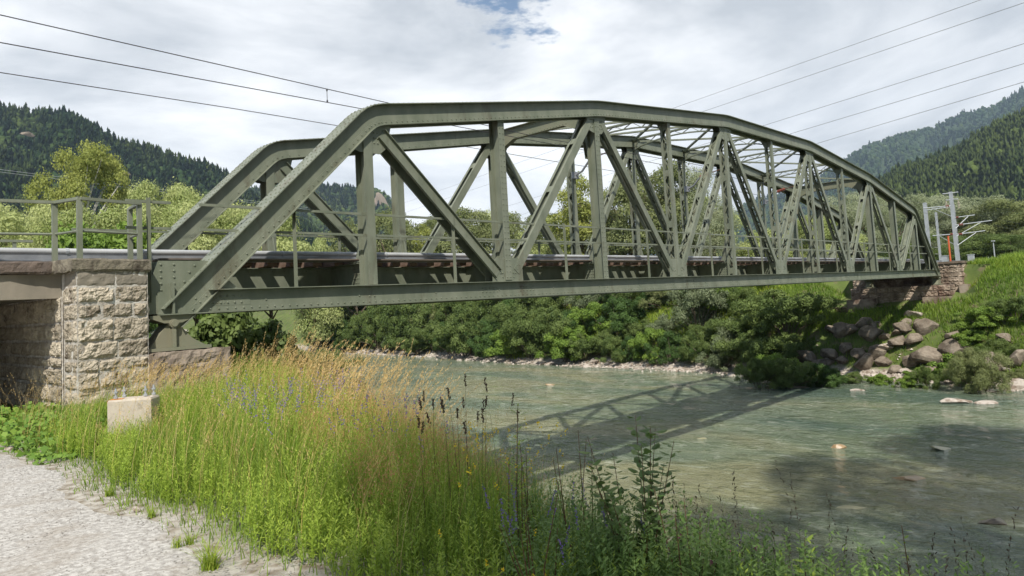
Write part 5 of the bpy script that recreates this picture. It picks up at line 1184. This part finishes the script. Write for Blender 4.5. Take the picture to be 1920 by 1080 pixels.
def tuft(px, py, s, nb, label, seed):
    r = np.random.default_rng(seed); d_ = CF + CR * ((px - 960) / FPX) - CU * ((py - CYP) / FPX); q = CC + d_ * ((-1.64 - CC[2]) / d_[2]); n = nb; P = np.stack([r.normal(0, s * .14, n), r.normal(0, s * .14, n), np.zeros(n)], 1)
    V, F, tp, d = ribbons(P, r.uniform(.5, 1.1, n) * s, .006, r, .7, 4); o = fast_mesh('grass_tuft', V, F, M['grass_tall'], np.repeat(r.random(n), 4)); o.location = (q[0], q[1], -1.655); tag(o, label, 'grass tuft')
tuft(394, 1065, .22, 150, 'largest bright green grass tuft growing out of the gravel, bottom left of the meadow', 1); tuft(332, 1025, .10, 50, 'tiny grass tuft alone on the gravel', 2); tuft(355, 1018, .11, 50, 'small tuft just right of the tiny one on the gravel', 3); tuft(205, 928, .12, 60, 'small tuft at the path edge left of the meadow', 4); tuft(285, 968, .12, 60, 'tuft beside the grey stone on the path edge', 5)

# ------------------------------------------------------------------ wooded hills
def hill(name, prof, D0, D1, back, rows, npx, tree_h, ntree, mixfrac, seed, label, ground_col, cat='forest', z0=-2, power=.9, rough=1., shift=0.):
    """hillside rising from distance D0 to the ridge at D1; prof lists the ridge line (column, row)"""
    rg_ = np.random.default_rng(seed); pxs = np.linspace(prof[0][0], prof[-1][0], npx); ry = np.interp(pxs, [p[0] for p in prof], [p[1] for p in prof])
    a = (pxs - 960) / FPX; bv = (CYP - ry) / FPX
    Rg = CC + D1 * (CF + CR * a[:, None] + CU * bv[:, None]); Rg[:, 2] -= tree_h * .8
    F0 = CC + D0 * (CF + CR * a[:, None]); F0[:, 2] = z0
    V = []
    for i in range(rows + 1):
        t = i / rows; P = F0 + (Rg - F0) * t; P[:, 2] = z0 + (Rg[:, 2] - z0) * (t ** power) + (fbm(pxs * .012, pxs * 0 + t * 5, seed, 4) - .5) * (Rg[:, 2] - z0) * .30 * math.sin(math.pi * t) * rough; V.append(P)
    for i in range(1, 5):
        P = Rg + (Rg - F0) * (back * i / 4); P[:, 2] = Rg[:, 2] - (Rg[:, 2] - z0) * (i / 4) ** 1.3; V.append(P)
    V = np.array(V); nr = V.shape[0]; I = np.arange(nr * npx).reshape(nr, npx); F = np.stack([I[:-1, :-1], I[:-1, 1:], I[1:, 1:], I[1:, :-1]], -1).reshape(-1, 4)
    tag(fast_mesh(name, V.reshape(-1, 3), F, M[ground_col], smooth=True), kind='structure')
    # trees: conifers and broadleaves as faceted crowns
    n = ntree; t = rg_.random(n) ** .8 * (rows + .35); c = rg_.random(n) * (npx - 1.01); ti = np.minimum(t.astype(int), rows); tf = t - ti; ci = c.astype(int); cf = c - ci
    P = (V[ti, ci] * (1 - cf)[:, None] + V[ti, ci + 1] * cf[:, None]) * (1 - tf)[:, None] + (V[ti + 1, ci] * (1 - cf)[:, None] + V[ti + 1, ci + 1] * cf[:, None]) * tf[:, None]
    nm = fbm(c / npx * 14, t / rows * 5, seed + 3, 4); con = nm + rg_.normal(0, .17, n) > mixfrac; tone = fbm(c / npx * 9 + 5, t / rows * 4, seed + 9, 3)
    for kind, sel, mt in (('conifer', con, 'conifer'), ('broadleaf', ~con, 'beech')):
        Q = P[sel]; k = len(Q)
        if not k: continue
        hgt = tree_h * rg_.uniform(.45, 1.25, k) * (1 if kind == 'conifer' else .62)
        if kind == 'conifer': rings = [(0, .11), (.05, .24), (.30, .17), (.30, .21), (.55, .11), (.55, .145), (.80, .05), (.80, .075), (1.0, .004)]
        else: rings = [(.0, .12), (.18, .34), (.34, .30), (.50, .42), (.66, .31), (.80, .33), (.92, .16), (1.0, .02)]
        m_ = 7; ang = np.arange(m_) * 2 * math.pi / m_; vv = []
        for (zt, r_) in rings:
            rr2 = r_ * rg_.uniform(.55, 1.4, (k, m_)) * hgt[:, None]; a_ = ang[None] + rg_.uniform(-.25, .25, (k, m_)) + zt * 3
            vv.append(np.stack([Q[:, :1] + np.cos(a_) * rr2, Q[:, 1:2] + np.sin(a_) * rr2, Q[:, 2:] - 1 + (zt + rg_.uniform(-.03, .03, (k, m_))) * hgt[:, None]], -1))
        VV = np.stack(vv, 1).reshape(-1, 3); nr2 = len(rings); fb = []
        for i in range(nr2 - 1):
            for j in range(m_): fb.append((i * m_ + j, i * m_ + (j + 1) % m_, (i + 1) * m_ + (j + 1) % m_, (i + 1) * m_ + j))
        fb = np.array(fb); FF = (fb[None] + (np.arange(k) * nr2 * m_)[:, None, None]).reshape(-1, 4)
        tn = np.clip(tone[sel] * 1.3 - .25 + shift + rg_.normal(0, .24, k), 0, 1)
        o = fast_mesh(kind + '_forest', VV, FF, M[mt], np.clip(np.repeat(tn, len(fb)) + rg_.uniform(-.12, .12, len(FF)), 0, 1))
        tag(o, label[kind == 'broadleaf'], cat, kind='stuff')
M['forestfloor'] = mat('forest_floor', (.03, .045, .018), .95, .1, var=(.06, .07, .03), vscale=.02)
M['alp'] = mat('alpine_meadow', (.03, .05, .02), .95, .1, var=(.05, .07, .03), vscale=.01, var2=(.14, .2, .06), v2scale=.0022, v2lo=.56, v2hi=.62)
hill('hill_left', [(-260, 150), (-100, 172), (0, 193), (60, 202), (110, 198), (180, 232), (230, 262), (300, 278), (345, 297), (385, 300), (430, 325), (455, 350), (500, 372), (560, 402), (600, 435), (640, 470)], 430, 900, .5, 22, 90, 17, 13000, .36, 1,
     ('dark conifers covering the steep hill at left', 'dark broadleaved woodland covering the steep hill at left'), 'forestfloor', shift=-.2)
hill('hill_middle', [(380, 372), (440, 352), (520, 340), (580, 342), (640, 344), (700, 348), (722, 356), (738, 376), (748, 405), (765, 440), (800, 475)], 1150, 1500, .4, 16, 70, 17, 4500, .42, 2,
     ('dark conifers on the rounded middle hill', 'dark broadleaves on the rounded middle hill'), 'forestfloor', power=.65)
hill('hill_right_far', [(1180, 480), (1300, 440), (1360, 405), (1400, 375), (1440, 362), (1500, 350), (1545, 318), (1585, 292), (1620, 268), (1665, 254), (1700, 243), (1750, 232), (1790, 210), (1860, 192), (1920, 160), (2100, 120)], 1500, 2700, .5, 22, 90, 22, 9000, .62, 3,
     ('distant dark conifers on the high hill at right', 'distant broadleaved woodland on the high hill at right'), 'alp', shift=-.35)
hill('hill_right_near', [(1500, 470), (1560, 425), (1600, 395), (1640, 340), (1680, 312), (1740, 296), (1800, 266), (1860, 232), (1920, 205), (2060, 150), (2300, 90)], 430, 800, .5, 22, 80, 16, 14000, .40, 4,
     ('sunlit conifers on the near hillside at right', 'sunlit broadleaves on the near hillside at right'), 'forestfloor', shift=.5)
M['conifer'].node_tree.nodes['Principled BSDF'].inputs['Specular IOR Level'].default_value = .05
# limestone cliff on the shoulder of the middle hill
me = rock_mesh('rock_cliff', M['cliff'], 71, 1.0, 1.1, 5)
q = at3(712, 402, 1400); o = bpy.data.objects.new('rock_cliff', me); COL.objects.link(o); o.location = q; o.scale = (34, 30, 40); tag(o, 'pale bare rock face on the shoulder of the middle wooded hill', 'cliff')
for (px, py, D, s) in ((52, 252, 760, 5), (238, 326, 640, 2.6)):
    q = at3(px, py, D); o = bpy.data.objects.new('landslip', BR[0]); COL.objects.link(o); o.location = q; o.scale = (s * 1.4, s, s * .9); tag(o, 'bare brown patch of earth between the trees high on the left hill' if px == 52 else 'small bare patch of earth lower on the left hill', 'earth patch')
# the air of the valley
mb = MB(); mb.box(-3400, 3900, -3400, 3900, -12, 900)
hz = mb.build('haze', M['ground']); hz['kind'] = 'stuff'; hz['label'] = 'thin bluish haze filling the valley'; hz['category'] = 'haze'
Mh = bpy.data.materials.new('haze'); Mh.use_nodes = True; hn = Mh.node_tree.nodes; hn.clear(); ho = hn.new('ShaderNodeOutputMaterial'); pv = hn.new('ShaderNodeVolumePrincipled')
pv.inputs['Color'].default_value = (.62, .80, 1, 1); pv.inputs['Density'].default_value = .00011; pv.inputs['Anisotropy'].default_value = .2
Mh.node_tree.links.new(pv.outputs[0], ho.inputs['Volume']); hz.data.materials.clear(); hz.data.materials.append(Mh)
